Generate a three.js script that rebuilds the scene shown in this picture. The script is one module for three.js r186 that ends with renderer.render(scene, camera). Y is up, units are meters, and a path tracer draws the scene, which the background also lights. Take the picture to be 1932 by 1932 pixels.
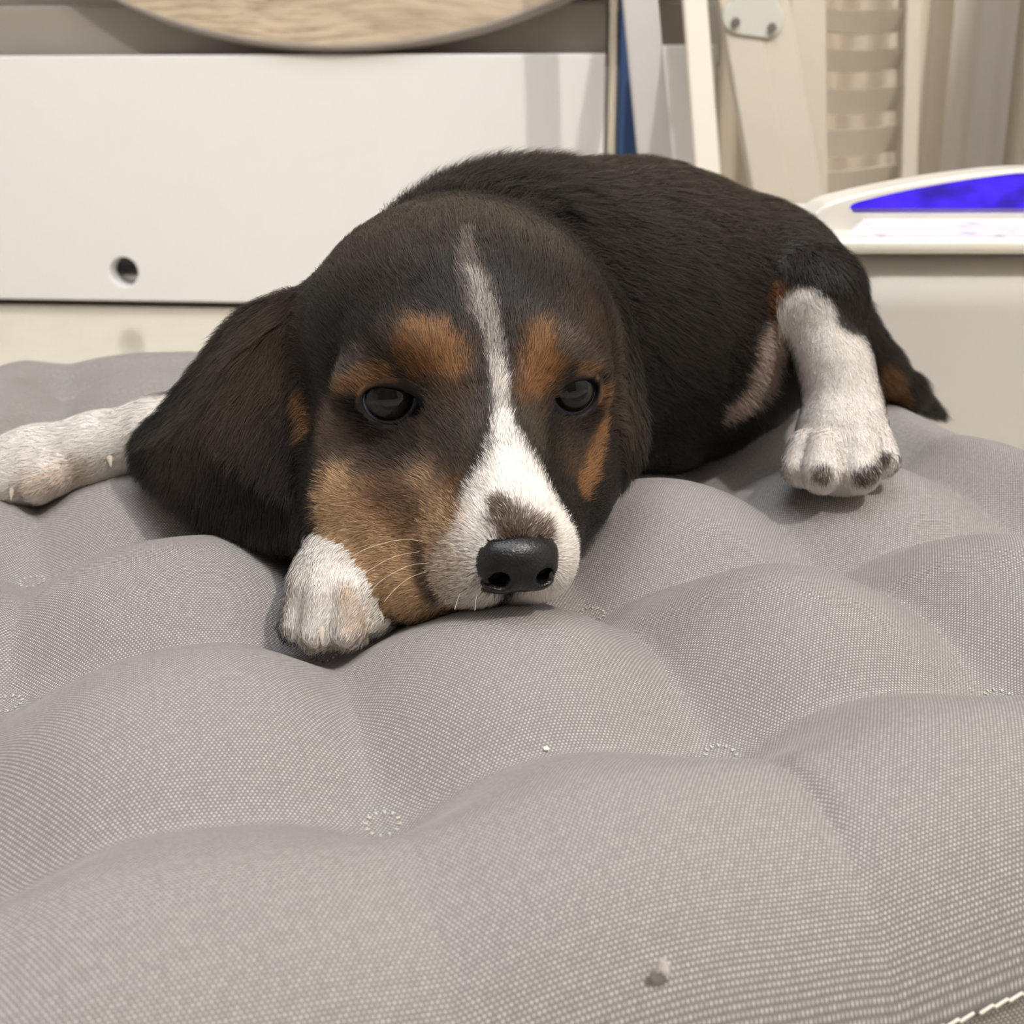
import * as THREE from 'three';
import { RoundedBoxGeometry } from 'three/addons/geometries/RoundedBoxGeometry.js';
import { mergeGeometries, mergeVertices } from 'three/addons/utils/BufferGeometryUtils.js';
import { RectAreaLightUniformsLib } from 'three/addons/lights/RectAreaLightUniformsLib.js';
import { ImprovedNoise } from 'three/addons/math/ImprovedNoise.js';

// ---------------------------------------------------------------- camera, lights, exposure
const scene = new THREE.Scene();
const FPX = 1935, CX = 966, CY = 644, PITCH = 13 * Math.PI / 180, CAMY = 0.235;
const camera = new THREE.PerspectiveCamera(2 * Math.atan(1288 / FPX) * 180 / Math.PI, 1932 / 2576, 0.01, 20);
camera.setViewOffset(1932, 2576, 0, 644, 1932, 1932);
camera.position.set(0, CAMY, 0);
camera.rotation.x = -PITCH;
camera.focus = 0.268;
camera.userData.fStop = camera.getFocalLength() / 1.7;
const renderer = new THREE.WebGLRenderer({ antialias: true });
renderer.toneMapping = THREE.LinearToneMapping;
renderer.toneMappingExposure = 1.20;
renderer.shadowMap.enabled = true;
RectAreaLightUniformsLib.init();
scene.background = new THREE.Color(0, 0, 0);          // night outside the window
const KEY_POS = [0.90, 2.05, 0.47], KEY_COLOR = [1.0, 0.965, 0.915], KEY_I = 7.6;
const FILL_COLOR = [0.90, 0.97, 1.10], FILL_I = 3.6, FILL_SIZE = 1.1, FILL_POS = [-0.25, 2.46, 0.0];

// ---------------------------------------------------------------- helpers
let seedState = 12345;
const rnd = () => { seedState = (seedState + 0x6d2b79f5) | 0; let t = Math.imul(seedState ^ (seedState >>> 15), 1 | seedState); t = (t + Math.imul(t ^ (t >>> 7), 61 | t)) ^ t; return ((t ^ (t >>> 14)) >>> 0) / 4294967296; };
const clamp = (x, a = 0, b = 1) => Math.min(b, Math.max(a, x));
const sstep = (a, b, x) => { const t = clamp((x - a) / (b - a)); return t * t * (3 - 2 * t); };
const lerp = (a, b, t) => a + (b - a) * t;
const perlin = new ImprovedNoise();
const fbm = (x, y, z, o = 4) => { let s = 0, a = 0.5, f = 1; for (let i = 0; i < o; i++) { s += a * perlin.noise(x * f, y * f, z * f); a *= 0.5; f *= 2.03; } return s; };
const CP = Math.cos(PITCH), SP = Math.sin(PITCH);
const V = (x, y, z) => new THREE.Vector3(x, y, z);
const rayDir = (px, py) => { const x = (px - CX) / FPX, y = -(py - CY) / FPX; return V(x, y * CP - SP, -y * SP - CP); };
const W = (px, py, d) => rayDir(px, py).multiplyScalar(d).add(V(0, CAMY, 0));     // photo pixel + distance along the lens axis -> metres
const onHeight = (px, py, h) => { const r = rayDir(px, py); return r.multiplyScalar((h - CAMY) / r.y).add(V(0, CAMY, 0)); };
const onPlane = (px, py, point, normal) => { const r = rayDir(px, py), o = V(0, CAMY, 0); return r.multiplyScalar(point.clone().sub(o).dot(normal) / r.dot(normal)).add(o); };

const srgb = (r, g, b) => new THREE.Color().setRGB(r / 255, g / 255, b / 255, THREE.SRGBColorSpace);
const mat = (color, o = {}) => new THREE.MeshPhysicalMaterial({ color, roughness: 0.6, side: THREE.DoubleSide, ...o });
const names = new Map();
const numbered = (n) => { const k = names.get(n) ?? 0; names.set(n, k + 1); return k ? n + '_' + String(k).padStart(3, '0') : n; };
function part(name, geometry, material, parent, label) {
  const m = new THREE.Mesh(geometry, material); m.name = name; m.castShadow = m.receiveShadow = true;
  if (label) m.userData.label = label;
  parent.add(m); return m;
}
function thing(name, label, category, pos = [0, 0, 0], turn = 0, group) {
  const o = new THREE.Group(); o.name = numbered(name); o.position.set(...pos); o.rotation.y = turn;
  o.userData = { label, category }; if (group) o.userData.group = group;
  scene.add(o); return o;
}
function struct(name, geometry, material, label, category) {
  const m = part(name, geometry, material, scene); m.userData = { label, category, kind: 'structure' }; return m;
}
const at = (g, x, y, z) => g.translate(x, y, z);
const box = (w, h, d, r = 0.002, seg = 2) => new RoundedBoxGeometry(w, h, d, seg, Math.min(r, w / 2.01, h / 2.01, d / 2.01));
// a bar of rectangular section from a to b; side = direction of its width
function bar(a, b, w, d, side, r = 0.003) {
  const y = b.clone().sub(a), len = y.length(); y.normalize();
  const x = side.clone().addScaledVector(y, -side.dot(y)).normalize(), z = x.clone().cross(y);
  const g = box(w, len, d, r); g.applyMatrix4(new THREE.Matrix4().makeBasis(x, y, z).setPosition(a.clone().add(b).multiplyScalar(0.5)));
  return g;
}
function dataTex(w, h, f, color, repeat) {
  const d = new Uint8Array(w * h * 4);
  for (let y = 0; y < h; y++) for (let x = 0; x < w; x++) { const c = f(x / w, y / h, x, y), i = (y * w + x) * 4; d[i] = clamp(c[0], 0, 255); d[i + 1] = clamp(c[1], 0, 255); d[i + 2] = clamp(c[2], 0, 255); d[i + 3] = 255; }
  const t = new THREE.DataTexture(d, w, h); t.wrapS = t.wrapT = THREE.RepeatWrapping; t.magFilter = THREE.LinearFilter; t.minFilter = THREE.LinearMipmapLinearFilter; t.generateMipmaps = true;
  if (color) t.colorSpace = THREE.SRGBColorSpace; if (repeat) t.repeat.set(...repeat); t.needsUpdate = true; return t;
}
// noise that wraps round in u and v
const wrapNoise = (u, v, fx, fy, s = 0) => {
  const n = (a, b) => perlin.noise(a, b, s * 7.31 + 0.37), x = u * fx, y = v * fy;
  return lerp(lerp(n(x, y), n(x - fx, y), u), lerp(n(x, y - fy), n(x - fx, y - fy), u), v);
};

// ---------------------------------------------------------------- the room
const wallMat = mat(srgb(214, 213, 212), { roughness: 0.9 });
const ROOM = { x0: -2.1, x1: 2.3, z0: -2.35, z1: 2.4, h: 2.55 };
const RW = ROOM.x1 - ROOM.x0, RD = ROOM.z1 - ROOM.z0, RX = (ROOM.x0 + ROOM.x1) / 2, RZ = (ROOM.z0 + ROOM.z1) / 2;
{
  const floorTex = dataTex(512, 512, (u, v) => { const n = wrapNoise(u, v, 5, 5, 1) * 7 + wrapNoise(u, v, 21, 21, 2) * 5 + wrapNoise(u, v, 90, 90, 3) * 4; return [203 + n, 195 + n, 178 + n * 0.9]; }, true);
  const fm = mat(0xffffff, { map: floorTex, roughness: 0.13, specularIntensity: 1.0, ior: 1.6 });
  struct('floor', at(new THREE.BoxGeometry(RW + 0.2, 0.1, RD + 0.2), RX, -0.05, RZ), fm, 'glossy pale beige floor', 'floor');
  struct('ceiling', at(new THREE.BoxGeometry(RW + 0.2, 0.1, RD + 0.2), RX, ROOM.h + 0.05, RZ), mat(srgb(238, 237, 236), { roughness: 0.95 }), 'white ceiling', 'ceiling');
  struct('wall_back', at(new THREE.BoxGeometry(RW + 0.2, ROOM.h, 0.1), RX, ROOM.h / 2, ROOM.z0 - 0.05), wallMat, 'off-white wall behind the bed and curtain', 'wall');
  struct('wall_front', at(new THREE.BoxGeometry(RW + 0.2, ROOM.h, 0.1), RX, ROOM.h / 2, ROOM.z1 + 0.05), mat(srgb(112, 102, 94), { roughness: 0.9 }), 'taupe wall behind the viewer', 'wall');
  struct('wall_right', at(new THREE.BoxGeometry(0.1, ROOM.h, RD), ROOM.x1 + 0.05, ROOM.h / 2, RZ), wallMat, 'off-white wall on the lamp side', 'wall');
  // left wall with a window opening
  const wz0 = 1.35, wz1 = 2.1, wy0 = 1.35, wy1 = 2.25, lx = ROOM.x0 - 0.05;
  struct('wall_left', mergeGeometries([
    at(new THREE.BoxGeometry(0.1, wy0, RD), lx, wy0 / 2, RZ), at(new THREE.BoxGeometry(0.1, ROOM.h - wy1, RD), lx, (ROOM.h + wy1) / 2, RZ),
    at(new THREE.BoxGeometry(0.1, wy1 - wy0, wz0 - ROOM.z0), lx, (wy0 + wy1) / 2, (wz0 + ROOM.z0) / 2), at(new THREE.BoxGeometry(0.1, wy1 - wy0, ROOM.z1 - wz1), lx, (wy0 + wy1) / 2, (wz1 + ROOM.z1) / 2)]), wallMat, 'off-white wall with the window', 'wall');
  const win = new THREE.Group(); win.name = 'window_1'; win.userData = { kind: 'structure', label: 'window with white frame and night outside', category: 'window' }; scene.add(win);
  const wm = mat(srgb(235, 235, 232), { roughness: 0.5 }), cz = (wz0 + wz1) / 2, cy = (wy0 + wy1) / 2;
  for (const z of [wz0 + 0.025, cz, wz1 - 0.025]) part('window_frame', at(box(0.06, wy1 - wy0, 0.05), lx, cy, z), wm, win);
  for (const y of [wy0 + 0.025, wy1 - 0.025]) part('window_frame', at(box(0.06, 0.05, wz1 - wz0), lx, y, cz), wm, win);
  for (const s of [-1, 1]) part('pane', at(new THREE.BoxGeometry(0.004, wy1 - wy0 - 0.1, (wz1 - wz0) / 2 - 0.075), lx, cy, cz + s * (wz1 - wz0) / 4), new THREE.MeshPhysicalMaterial({ color: 0xffffff, transmission: 1, roughness: 0.02, thickness: 0 }), win);
}
// ceiling lamp: warm globe on a stem, and a flat panel added for soft fill
{
  const t = thing('pendant_lamp', 'warm white globe pendant lamp hanging from the ceiling', 'lamp', [KEY_POS[0], KEY_POS[1], KEY_POS[2]]);
  part('globe', new THREE.SphereGeometry(0.06, 32, 20), new THREE.MeshStandardMaterial({ color: 0xffffff, emissive: new THREE.Color(...KEY_COLOR), emissiveIntensity: 6, roughness: 0.4 }), t);
  part('stem', at(new THREE.CylinderGeometry(0.006, 0.006, ROOM.h - KEY_POS[1] - 0.06, 12), 0, (ROOM.h - KEY_POS[1] + 0.06) / 2, 0), mat(srgb(60, 58, 55)), t);
  part('ceiling_rose', at(new THREE.CylinderGeometry(0.05, 0.05, 0.02, 24), 0, ROOM.h - KEY_POS[1] - 0.01, 0), mat(srgb(230, 228, 224)), t);
  const l = new THREE.PointLight(new THREE.Color(...KEY_COLOR), KEY_I); l.castShadow = true; l.shadow.radius = 1.5; l.name = 'pendant_light'; t.add(l);
  const c = thing('added_fill_panel', 'large square white panel added under the ceiling for fill light', 'lamp', FILL_POS);
  part('frame', at(box(FILL_SIZE + 0.05, 0.07, FILL_SIZE + 0.05, 0.01), 0, 0.045, 0), mat(srgb(235, 235, 235)), c);
  part('diffuser', at(new THREE.BoxGeometry(FILL_SIZE, 0.004, FILL_SIZE), 0, 0.008, 0), new THREE.MeshStandardMaterial({ color: 0xffffff, emissive: new THREE.Color(...FILL_COLOR), emissiveIntensity: 2.0, roughness: 0.6 }), c);
  const a = new THREE.RectAreaLight(new THREE.Color(...FILL_COLOR), FILL_I, FILL_SIZE, FILL_SIZE); a.rotation.x = -Math.PI / 2; a.position.y = 0.002; a.name = 'fill_panel_light'; c.add(a);
}

// ---------------------------------------------------------------- bed with drawers (its front runs nearly across the view, its right end nearer)
const F0 = onHeight(0, 577, 0), F1 = onHeight(1140, 595, 0);
const BX = F1.clone().sub(F0).normalize(), BYAW = Math.atan2(-BX.z, BX.x), BN = V(-BX.z, 0, BX.x);   // BN points to the viewer
const bedPoint = (px, py, off = 0) => onPlane(px, py, F0.clone().addScaledVector(BN, off), BN);
const bedLocal = (p) => { const q = p.clone().sub(F0); return V(q.dot(BX), q.y, q.dot(BN)); };
const bl = (px, py, off = 0) => bedLocal(bedPoint(px, py, off));
const bedThing = (name, label, category, group) => thing(name, label, category, F0.toArray(), BYAW, group);
{
  const white = mat(srgb(238, 236, 233), { roughness: 0.42 });
  const taupe = mat(srgb(152, 144, 134), { roughness: 0.62 }), sheet = mat(srgb(244, 240, 232), { roughness: 0.95 });
  const top = bl(570, 103).y, x0 = -0.55, x1 = bl(1141, 200).x, T = 0.021;
  const hole = bl(233, 513);
  // drawer 1 with a finger hole
  const d1 = bedThing('storage_drawer', 'wide white under-bed drawer with a round finger hole', 'drawer', undefined);
  const sh = new THREE.Shape(); const rr = 0.002, y0 = 0.008;
  sh.moveTo(x0, y0); sh.lineTo(x1, y0); sh.lineTo(x1, top); sh.lineTo(x0, top); sh.closePath();
  const hp = new THREE.Path(); hp.absarc(hole.x, hole.y, 0.0172, 0, Math.PI * 2, true); sh.holes.push(hp);
  const fg = new THREE.ExtrudeGeometry(sh, { depth: T - 2 * rr, bevelEnabled: true, bevelThickness: rr, bevelSize: rr, bevelSegments: 2, curveSegments: 48, bevelOffset: -rr }); fg.translate(0, 0, -T + rr);
  part('drawer_front', fg, white, d1);
  part('drawer_side', at(box(0.015, top - 0.05, 0.6), x0 + 0.02, (top) / 2, -T - 0.305), white, d1);
  part('drawer_side', at(box(0.015, top - 0.05, 0.6), x1 - 0.02, (top) / 2, -T - 0.305), white, d1);
  part('drawer_bottom', at(box(x1 - x0 - 0.05, 0.01, 0.6), (x0 + x1) / 2, 0.03, -T - 0.305), white, d1);
  part('drawer_back', at(box(x1 - x0 - 0.05, top - 0.05, 0.012), (x0 + x1) / 2, top / 2, -T - 0.6), white, d1);
  // drawer 2
  const d2 = bedThing('storage_drawer', 'plain white under-bed drawer behind the pale chair legs', 'drawer');
  const xb0 = bl(1215, 200).x, xb1 = bl(1350, 200).x, top2 = bl(1280, 84).y;
  part('drawer_front', at(box(xb1 - xb0, top2 - 0.008, T, 0.004), (xb0 + xb1) / 2, (top2 + 0.008) / 2, -T / 2), white, d2);
  part('drawer_side', at(box(0.015, top2 - 0.05, 0.6), xb0 + 0.02, top2 / 2, -T - 0.305), white, d2);
  part('drawer_bottom', at(box(xb1 - xb0 - 0.05, 0.01, 0.6), (xb0 + xb1) / 2, 0.03, -T - 0.305), white, d2);
  // bed frame
  const b = bedThing('bed_frame', 'taupe bed frame with a flat side rail above the drawers', 'bed');
  const railTop = bl(0, 11, -0.035).y, xr1 = bl(1166, 150, -0.005).x, xw0 = -1.3;
  part('side_rail', at(box(xr1 - 0.012 - xw0, railTop - top + 0.012, 0.03, 0.003), (xr1 - 0.012 + xw0) / 2, (railTop + top - 0.012) / 2, -0.05), taupe, b);
  part('side_rail', at(box(xb1 - xb0 + 0.02, railTop - top2 + 0.02, 0.03, 0.003), (xb0 + xb1) / 2, (railTop + top2 - 0.02) / 2, -0.075), taupe, b);
  part('post', at(box(bl(1163, 150).x - x1 - 0.004, railTop + 0.02, 0.05, 0.002), (bl(1163, 150).x + x1 + 0.003) / 2, (railTop + 0.02) / 2, -0.026), mat(srgb(206, 196, 178), { roughness: 0.6 }), b);
  part('bed_base', at(box(2.0, 0.03, 0.9), xb1 - 1.0, railTop - 0.02, -0.54), taupe, b);
  const m = bedThing('mattress', 'white fitted mattress on the taupe bed', 'mattress');
  part('mattress_body', at(box(2.0, 0.2, 0.8, 0.03, 4), xb1 - 1.0, railTop + 0.097, -0.60), sheet, m);
  // round wooden table top leaning on the drawer, against the bed
  const woodTex = dataTex(1024, 1024, (u, v) => {
    const warp = wrapNoise(u, v, 3, 4, 4) * 0.05, g1 = wrapNoise(u, v + warp, 12, 80, 5), g2 = wrapNoise(u, v + warp, 22, 260, 6), g3 = wrapNoise(u, v, 3, 22, 7), pores = wrapNoise(u, v, 30, 420, 8);
    const t = g1 * 26 + g2 * 20 + g3 * 16 - (pores > 0.28 ? (pores - 0.28) * 130 : 0);
    return [180 + t * 1.2, 161 + t * 1.18, 135 + t * 1.1];
  }, true);
  const lean = 0.27, th = 0.024, low = bl(640, 95, 0.0), R = 0.60;
  const tt = thing('round_table_top', 'round oak-grained table top with grey edge leaning on the bed', 'table top', [0, 0, 0]);
  const zoff = -0.012 ;
  tt.position.copy(F0.clone().addScaledVector(BX, low.x).addScaledVector(BN, zoff).setY(top + 0.0015)); tt.rotation.set(0, BYAW, 0);
  const disc = new THREE.CylinderGeometry(R, R, th, 180, 1); disc.rotateX(Math.PI / 2); disc.translate(0, R, th / 2); disc.rotateX(-lean);
  const face = new THREE.CircleGeometry(R - 0.002, 180); { const uv = face.attributes.uv; for (let i = 0; i < uv.count; i++) uv.setXY(i, uv.getX(i) * 2 * R / 0.5, uv.getY(i) * 2 * R / 0.5); }
  face.translate(0, R, th + 0.0006); face.rotateX(-lean);
  part('edge_band', disc, mat(srgb(178, 170, 162), { roughness: 0.4 }), tt);
  part('wood_face', face, mat(0xffffff, { map: woodTex, roughness: 0.5, bumpMap: woodTex, bumpScale: 0.0003 }), tt);
}

// ---------------------------------------------------------------- things stored to the right of the bed
{
  const paint = mat(srgb(206, 197, 181), { roughness: 0.5 }), paintShaded = mat(srgb(196, 190, 186), { roughness: 0.5 });  // second tone: the same paint with shade put into its colour, for one leg
  const planeBar = (t, name, px0, py0, o0, px1, py1, o1, w, d, m = paint, ext0 = 0.30) => {       // an upright seen at two pixels, carried on to the floor and upwards
    const a = bedPoint(px0, py0, o0), b = bedPoint(px1, py1, o1), dir = b.clone().sub(a);
    const foot = b.clone().addScaledVector(dir, -b.y / dir.y), head = a.clone().addScaledVector(dir, -ext0 / dir.length());
    return part(name, bar(foot.clone().setY(0.006), head, w, d, BX), m, t);
  };
  const bd = bedThing('blue_board', 'flat dark blue board standing between bed post and shade-toned chair leg', 'board');
  const bx0 = bl(1165, 200, -0.044).x;
  part('board', at(box(0.032, 0.384, 0.012, 0.003), bx0 + 0.016, 0.193, -0.044), mat(srgb(62, 90, 138), { roughness: 0.7 }), bd);
  const c1 = thing('folding_chair', 'folded pale wooden chair leaning on the bed beside the blue board', 'chair');
  planeBar(c1, 'leg', 1207, 0, 0.148, 1234, 290, 0.166, 0.033, 0.007, paintShaded).userData.label = 'leg with shade put into its colour';
  planeBar(c1, 'leg', 1310, 0, 0.175, 1331, 290, 0.245, 0.0225, 0.008);
  { const a = bedPoint(1256, 520, 0.205), b = bedPoint(1348, 520, 0.285); part('rung', bar(a, b, 0.02, 0.02, V(0, 1, 0)), paint, c1); }
  { const a = bedPoint(1176, -330, 0.128), b = bedPoint(1286, -330, 0.11); part('back_rail', bar(a, b, 0.05, 0.016, V(0, 1, 0)), paint, c1); }
  const c2 = thing('folding_chair', 'folded pale wooden chair with a metal hinge plate and a slatted back', 'chair');
  planeBar(c2, 'leg', 1394, 40, 0.066, 1444, 330, 0.086, 0.037, 0.024);
  planeBar(c2, 'leg', 1457, 40, 0.065, 1507, 330, 0.085, 0.034, 0.024);
  planeBar(c2, 'stile', 1519, 0, 0.036, 1523, 330, 0.051, 0.037, 0.024);
  planeBar(c2, 'stile', 1718, 0, 0.0, 1708, 330, 0.01, 0.017, 0.03);
  { // hinge plate with two bolts, its face on the two legs
    const hm = mat(srgb(214, 214, 204), { roughness: 0.35 }), o = 0.082;
    const pts = [[1364, 34], [1370, 12], [1388, 0], [1400, -30], [1450, -30], [1462, 2], [1474, 24], [1472, 52], [1460, 66], [1445, 70], [1392, 62], [1374, 54]].map(([x, y]) => bl(x, y, o));
    const s = new THREE.Shape(new THREE.CatmullRomCurve3(pts.map((p) => V(p.x, p.y, 0)), true, 'catmullrom', 0.4).getPoints(48).map((p) => new THREE.Vector2(p.x, p.y)));
    const g = new THREE.ExtrudeGeometry(s, { depth: 0.003, bevelEnabled: true, bevelSize: 0.0008, bevelThickness: 0.0008, bevelSegments: 2 }); g.translate(0, 0, o - 0.002);
    const plate = new THREE.Mesh(g, hm); plate.name = 'hinge_plate'; plate.castShadow = plate.receiveShadow = true; plate.userData.label = 'white metal hinge plate'; plate.position.copy(F0); plate.rotation.y = BYAW; c2.add(plate);
    for (const [x, y] of [[1388, 42], [1457, 52]]) { const p = bl(x, y, o + 0.004), bg = new THREE.CylinderGeometry(0.0042, 0.0046, 0.003, 20); bg.rotateX(Math.PI / 2); bg.translate(p.x, p.y, p.z); part('bolt', bg, mat(srgb(165, 165, 160), { roughness: 0.3, metalness: 0.8 }), plate); }
  }
  // slats: gently bowed boards between the stiles
  const slat = (yTop, yBot, rise) => {
    const n = 14, pos = [], idx = [];
    const L0 = bedPoint(1538, yTop, 0.044), L1 = bedPoint(1538, yBot, 0.030), R0 = bedPoint(1712, yTop - rise, 0.006), R1 = bedPoint(1712, yBot - rise, -0.008);
    for (let i = 0; i <= n; i++) {
      const t = i / n, bow = Math.sin(Math.PI * t) * -0.018, sag = Math.sin(Math.PI * t) * -0.003;
      for (const [A, B, k] of [[L0, R0, 0], [L0, R0, 1], [L1, R1, 1], [L1, R1, 0]]) { const p = A.clone().lerp(B, t).addScaledVector(BN, bow + (k ? 0.006 : -0.006)); p.y += sag; pos.push(p.x, p.y, p.z); }
      if (i) for (let k = 0; k < 4; k++) { const a = (i - 1) * 4 + k, b = (i - 1) * 4 + (k + 1) % 4, c = i * 4 + (k + 1) % 4, d = i * 4 + k; idx.push(a, b, c, a, c, d); }
    }
    const g = new THREE.BufferGeometry(); g.setAttribute('position', new THREE.Float32BufferAttribute(pos, 3)); g.setIndex(idx);
    const h = g.toNonIndexed(); h.computeVertexNormals(); part('slat', h, paint, c2);
  };
  for (const [a, b, r] of [[-66, -24, -4], [12, 56, -2], [90, 130, 2], [168, 214, 8], [246, 296, 14], [326, 376, 20]]) slat(a, b, r);
}
// curtain on the far right
{
  const wav = (t, name, px0, px1, off, m, amp, freq, ph) => {
    const a = bedPoint(px0, 100, off), b = bedPoint(px1, 100, off), n = 160, L = a.distanceTo(b), g = new THREE.PlaneGeometry(1, 1, n, 6), p = g.attributes.position;
    for (let i = 0; i < p.count; i++) {
      const u = p.getX(i) + 0.5, v = p.getY(i) + 0.5, q = a.clone().lerp(b, u), s = u * L;
      q.addScaledVector(BN, amp * (Math.sin(s * freq + ph) + 0.45 * Math.sin(s * freq * 2.3 + 1.7 * ph + v * 0.8)) * (0.75 + 0.25 * v));
      p.setXYZ(i, q.x, 0.01 + v * 2.35, q.z);
    }
    g.computeVertexNormals(); const m2 = part(name, g, m, t); return m2;
  };
  const clothTex = dataTex(256, 256, (u, v, x, y) => { const n = (x % 2 ? 4 : -4) + (y % 2 ? 3 : -3) + wrapNoise(u, v, 30, 30, 9) * 14; return [238 + n, 236 + n, 233 + n]; }, true, [12, 30]);
  const t = thing('curtain', 'brown-grey full-length curtain in soft folds behind the slatted chair', 'curtain');
  wav(t, 'cloth', 1352, 2250, -0.30, mat(srgb(228, 216, 198), { roughness: 0.95, map: clothTex }), 0.018, 62, 0.4);
  const s = thing('sheer_curtain', 'lighter grey sheer curtain hanging in front of the brown-grey one', 'curtain');
  wav(s, 'cloth', 1790, 1912, -0.262, mat(srgb(236, 231, 224), { roughness: 0.95, map: clothTex, transmission: 0.4 }), 0.006, 90, 1.4);
}

// tall cabinet added unseen to the right of the view; it keeps the lamp off the curtain and the slatted chair back
{
  const m = mat(srgb(206, 196, 180), { roughness: 0.6 }), t = thing('shade_cabinet', 'beige two-door cabinet added out of view to shade the curtain', 'shade_cabinet', [0.93, 0, -0.80]);
  part('carcass', at(box(0.44, 0.98, 0.78, 0.004), 0, 0.492, 0), m, t);
  for (const s of [-1, 1]) { const d = part('door', at(box(0.018, 0.9, 0.37, 0.003), -0.229, 0.50, s * 0.19), m, t); part('handle', at(box(0.012, 0.12, 0.012, 0.004), -0.244, 0.6, s * 0.04), mat(srgb(120, 115, 108), { metalness: 0.8, roughness: 0.35 }), d); }
}
// ---------------------------------------------------------------- white appliance with a blue-lit hollow
{
  const shell = mat(srgb(226, 221, 212), { roughness: 0.3, clearcoat: 0.3, clearcoatRoughness: 0.2 }), body = mat(srgb(196, 191, 184), { roughness: 0.55 });
  const Z = -0.56, P0 = V(0, 0, Z), NZ = V(0, 0, 1), q = (px, py, dz = 0) => onPlane(px, py, V(0, 0, Z + dz), NZ);
  const xl = q(1548, 600).x, rimY = q(1760, 464).y, w = 0.30, cx = xl + w / 2, D = 0.20;
  const t = thing('pet_fountain', 'white rounded pet fountain with a glowing blue hollow under its domed lid', 'appliance', [cx, 0, Z - D / 2]);
  part('body', at(box(w - 0.008, rimY - 0.008, D, 0.03, 5), 0, (rimY - 0.008) / 2 + 0.002, 0), body, t);
  // rim: a flat glossy band round the top of the body
  const lipY = q(1760, 455).y;
  part('rim', at(box(w, 0.009, D + 0.006, 0.0042, 4), 0, rimY, 0.0), shell, t);
  // domed lid: an outline in the front plane (arch minus hollow), extruded back, with a closed back
  const arch = [], X = (px, py, dz) => { const p = q(px, py, dz); return [p.x - cx, p.y]; };
  const zF = -0.035, zl = (D / 2) + zF;
  const top = [[1536, 402], [1560, 384], [1620, 366], [1690, 351], [1770, 337], [1850, 326], [1932, 318]].map(([a, b]) => X(a, b, zF));
  const inn = [[1592, 391], [1602, 379], [1640, 367], [1700, 353], [1780, 338], [1860, 326], [1932, 318]].map(([a, b]) => X(a, b, zF));
  const mirror = (l) => [...l, ...l.slice().reverse().map(([x, y]) => [-x, y])];
  const yb = X(1760, 408, zF)[1], ybot = rimY;
  const curveOf = (l, extra) => { const c = new THREE.CatmullRomCurve3(mirror(l).filter(([x, y], i, a) => !(i && Math.abs(x - a[i - 1][0]) < 1e-4)).map(([x, y]) => V(x, y, 0)), false, 'centripetal'); return c.getPoints(80).map((p) => new THREE.Vector2(p.x, p.y)); };
  const so = curveOf(top), s = new THREE.Shape(); s.moveTo(so[0].x, ybot); so.forEach((p) => s.lineTo(p.x, p.y)); s.lineTo(so[so.length - 1].x, ybot); s.closePath();
  const si = curveOf(inn), hpath = new THREE.Path(); hpath.moveTo(si[0].x + 0.004, yb); si.forEach((p) => hpath.lineTo(p.x, p.y)); hpath.lineTo(si[si.length - 1].x - 0.004, yb); hpath.closePath(); s.holes.push(hpath);
  const lid = new THREE.ExtrudeGeometry(s, { depth: 0.028, bevelEnabled: true, bevelSize: 0.0022, bevelThickness: 0.0022, bevelSegments: 3, bevelOffset: -0.0022, curveSegments: 24 }); lid.translate(0, 0, zl - 0.028);
  part('lid', lid, shell, t);
  const glowTex = dataTex(256, 64, (u, v) => { const n = 1 + wrapNoise(u, v, 9, 4, 11) * 0.5 + wrapNoise(u, v, 30, 10, 12) * 0.25; return [66 * n, 36 * n, 236 * Math.min(1.05, n)]; }, true);
  const bs = new THREE.Shape(); bs.moveTo(so[0].x, ybot); so.forEach((p) => bs.lineTo(p.x, p.y - 0.002)); bs.lineTo(so[so.length - 1].x, ybot); bs.closePath();
  const bg = new THREE.ShapeGeometry(bs, 24); { const uv = bg.attributes.uv; for (let i = 0; i < uv.count; i++) uv.setXY(i, uv.getX(i) / 0.25, uv.getY(i) / 0.06); } bg.translate(0, 0, zl - 0.03);
  part('lit_screen', bg, new THREE.MeshStandardMaterial({ color: 0x1a1040, roughness: 0.25, emissive: 0xffffff, emissiveMap: glowTex, emissiveIntensity: 0.85 }), t, 'glowing violet-blue plastic inside the lid');
  const led = new THREE.RectAreaLight(new THREE.Color(0.14, 0.06, 1), 1.6, 0.2, 0.014); led.position.set(0.01, (yb + 0.012), zl - 0.028); led.rotation.y = Math.PI; led.name = 'blue_led_light'; t.add(led);
  // sloping clear tray between hollow and rim
  const tray = new THREE.BufferGeometry(); const xa = -w / 2 + 0.012, xb = w / 2 - 0.012;
  const zA = D / 2 - 0.004, zB = zl + 0.001, yA = rimY + 0.0052, yB = yb - 0.001;
  tray.setAttribute('position', new THREE.Float32BufferAttribute([xa, yA, zA, xb, yA, zA, xb - 0.02, yB, zB, xa + 0.02, yB, zB, xa, rimY, zA, xb, rimY, zA, xb - 0.02, rimY, zB, xa + 0.02, rimY, zB], 3));
  tray.setIndex([0, 1, 2, 0, 2, 3, 4, 6, 5, 4, 7, 6, 0, 4, 5, 0, 5, 1, 0, 3, 7, 0, 7, 4, 1, 5, 6, 1, 6, 2]); const tg = tray.toNonIndexed(); tg.computeVertexNormals();
  const wetTex = dataTex(256, 256, (u, v) => { const n = wrapNoise(u, v, 8, 8, 21) + 0.6 * wrapNoise(u, v, 20, 24, 22), k = sstep(0.25, 0.5, n) * 46; return [222 - k, 217 - k, 222 - k * 0.8]; }, true);
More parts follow.
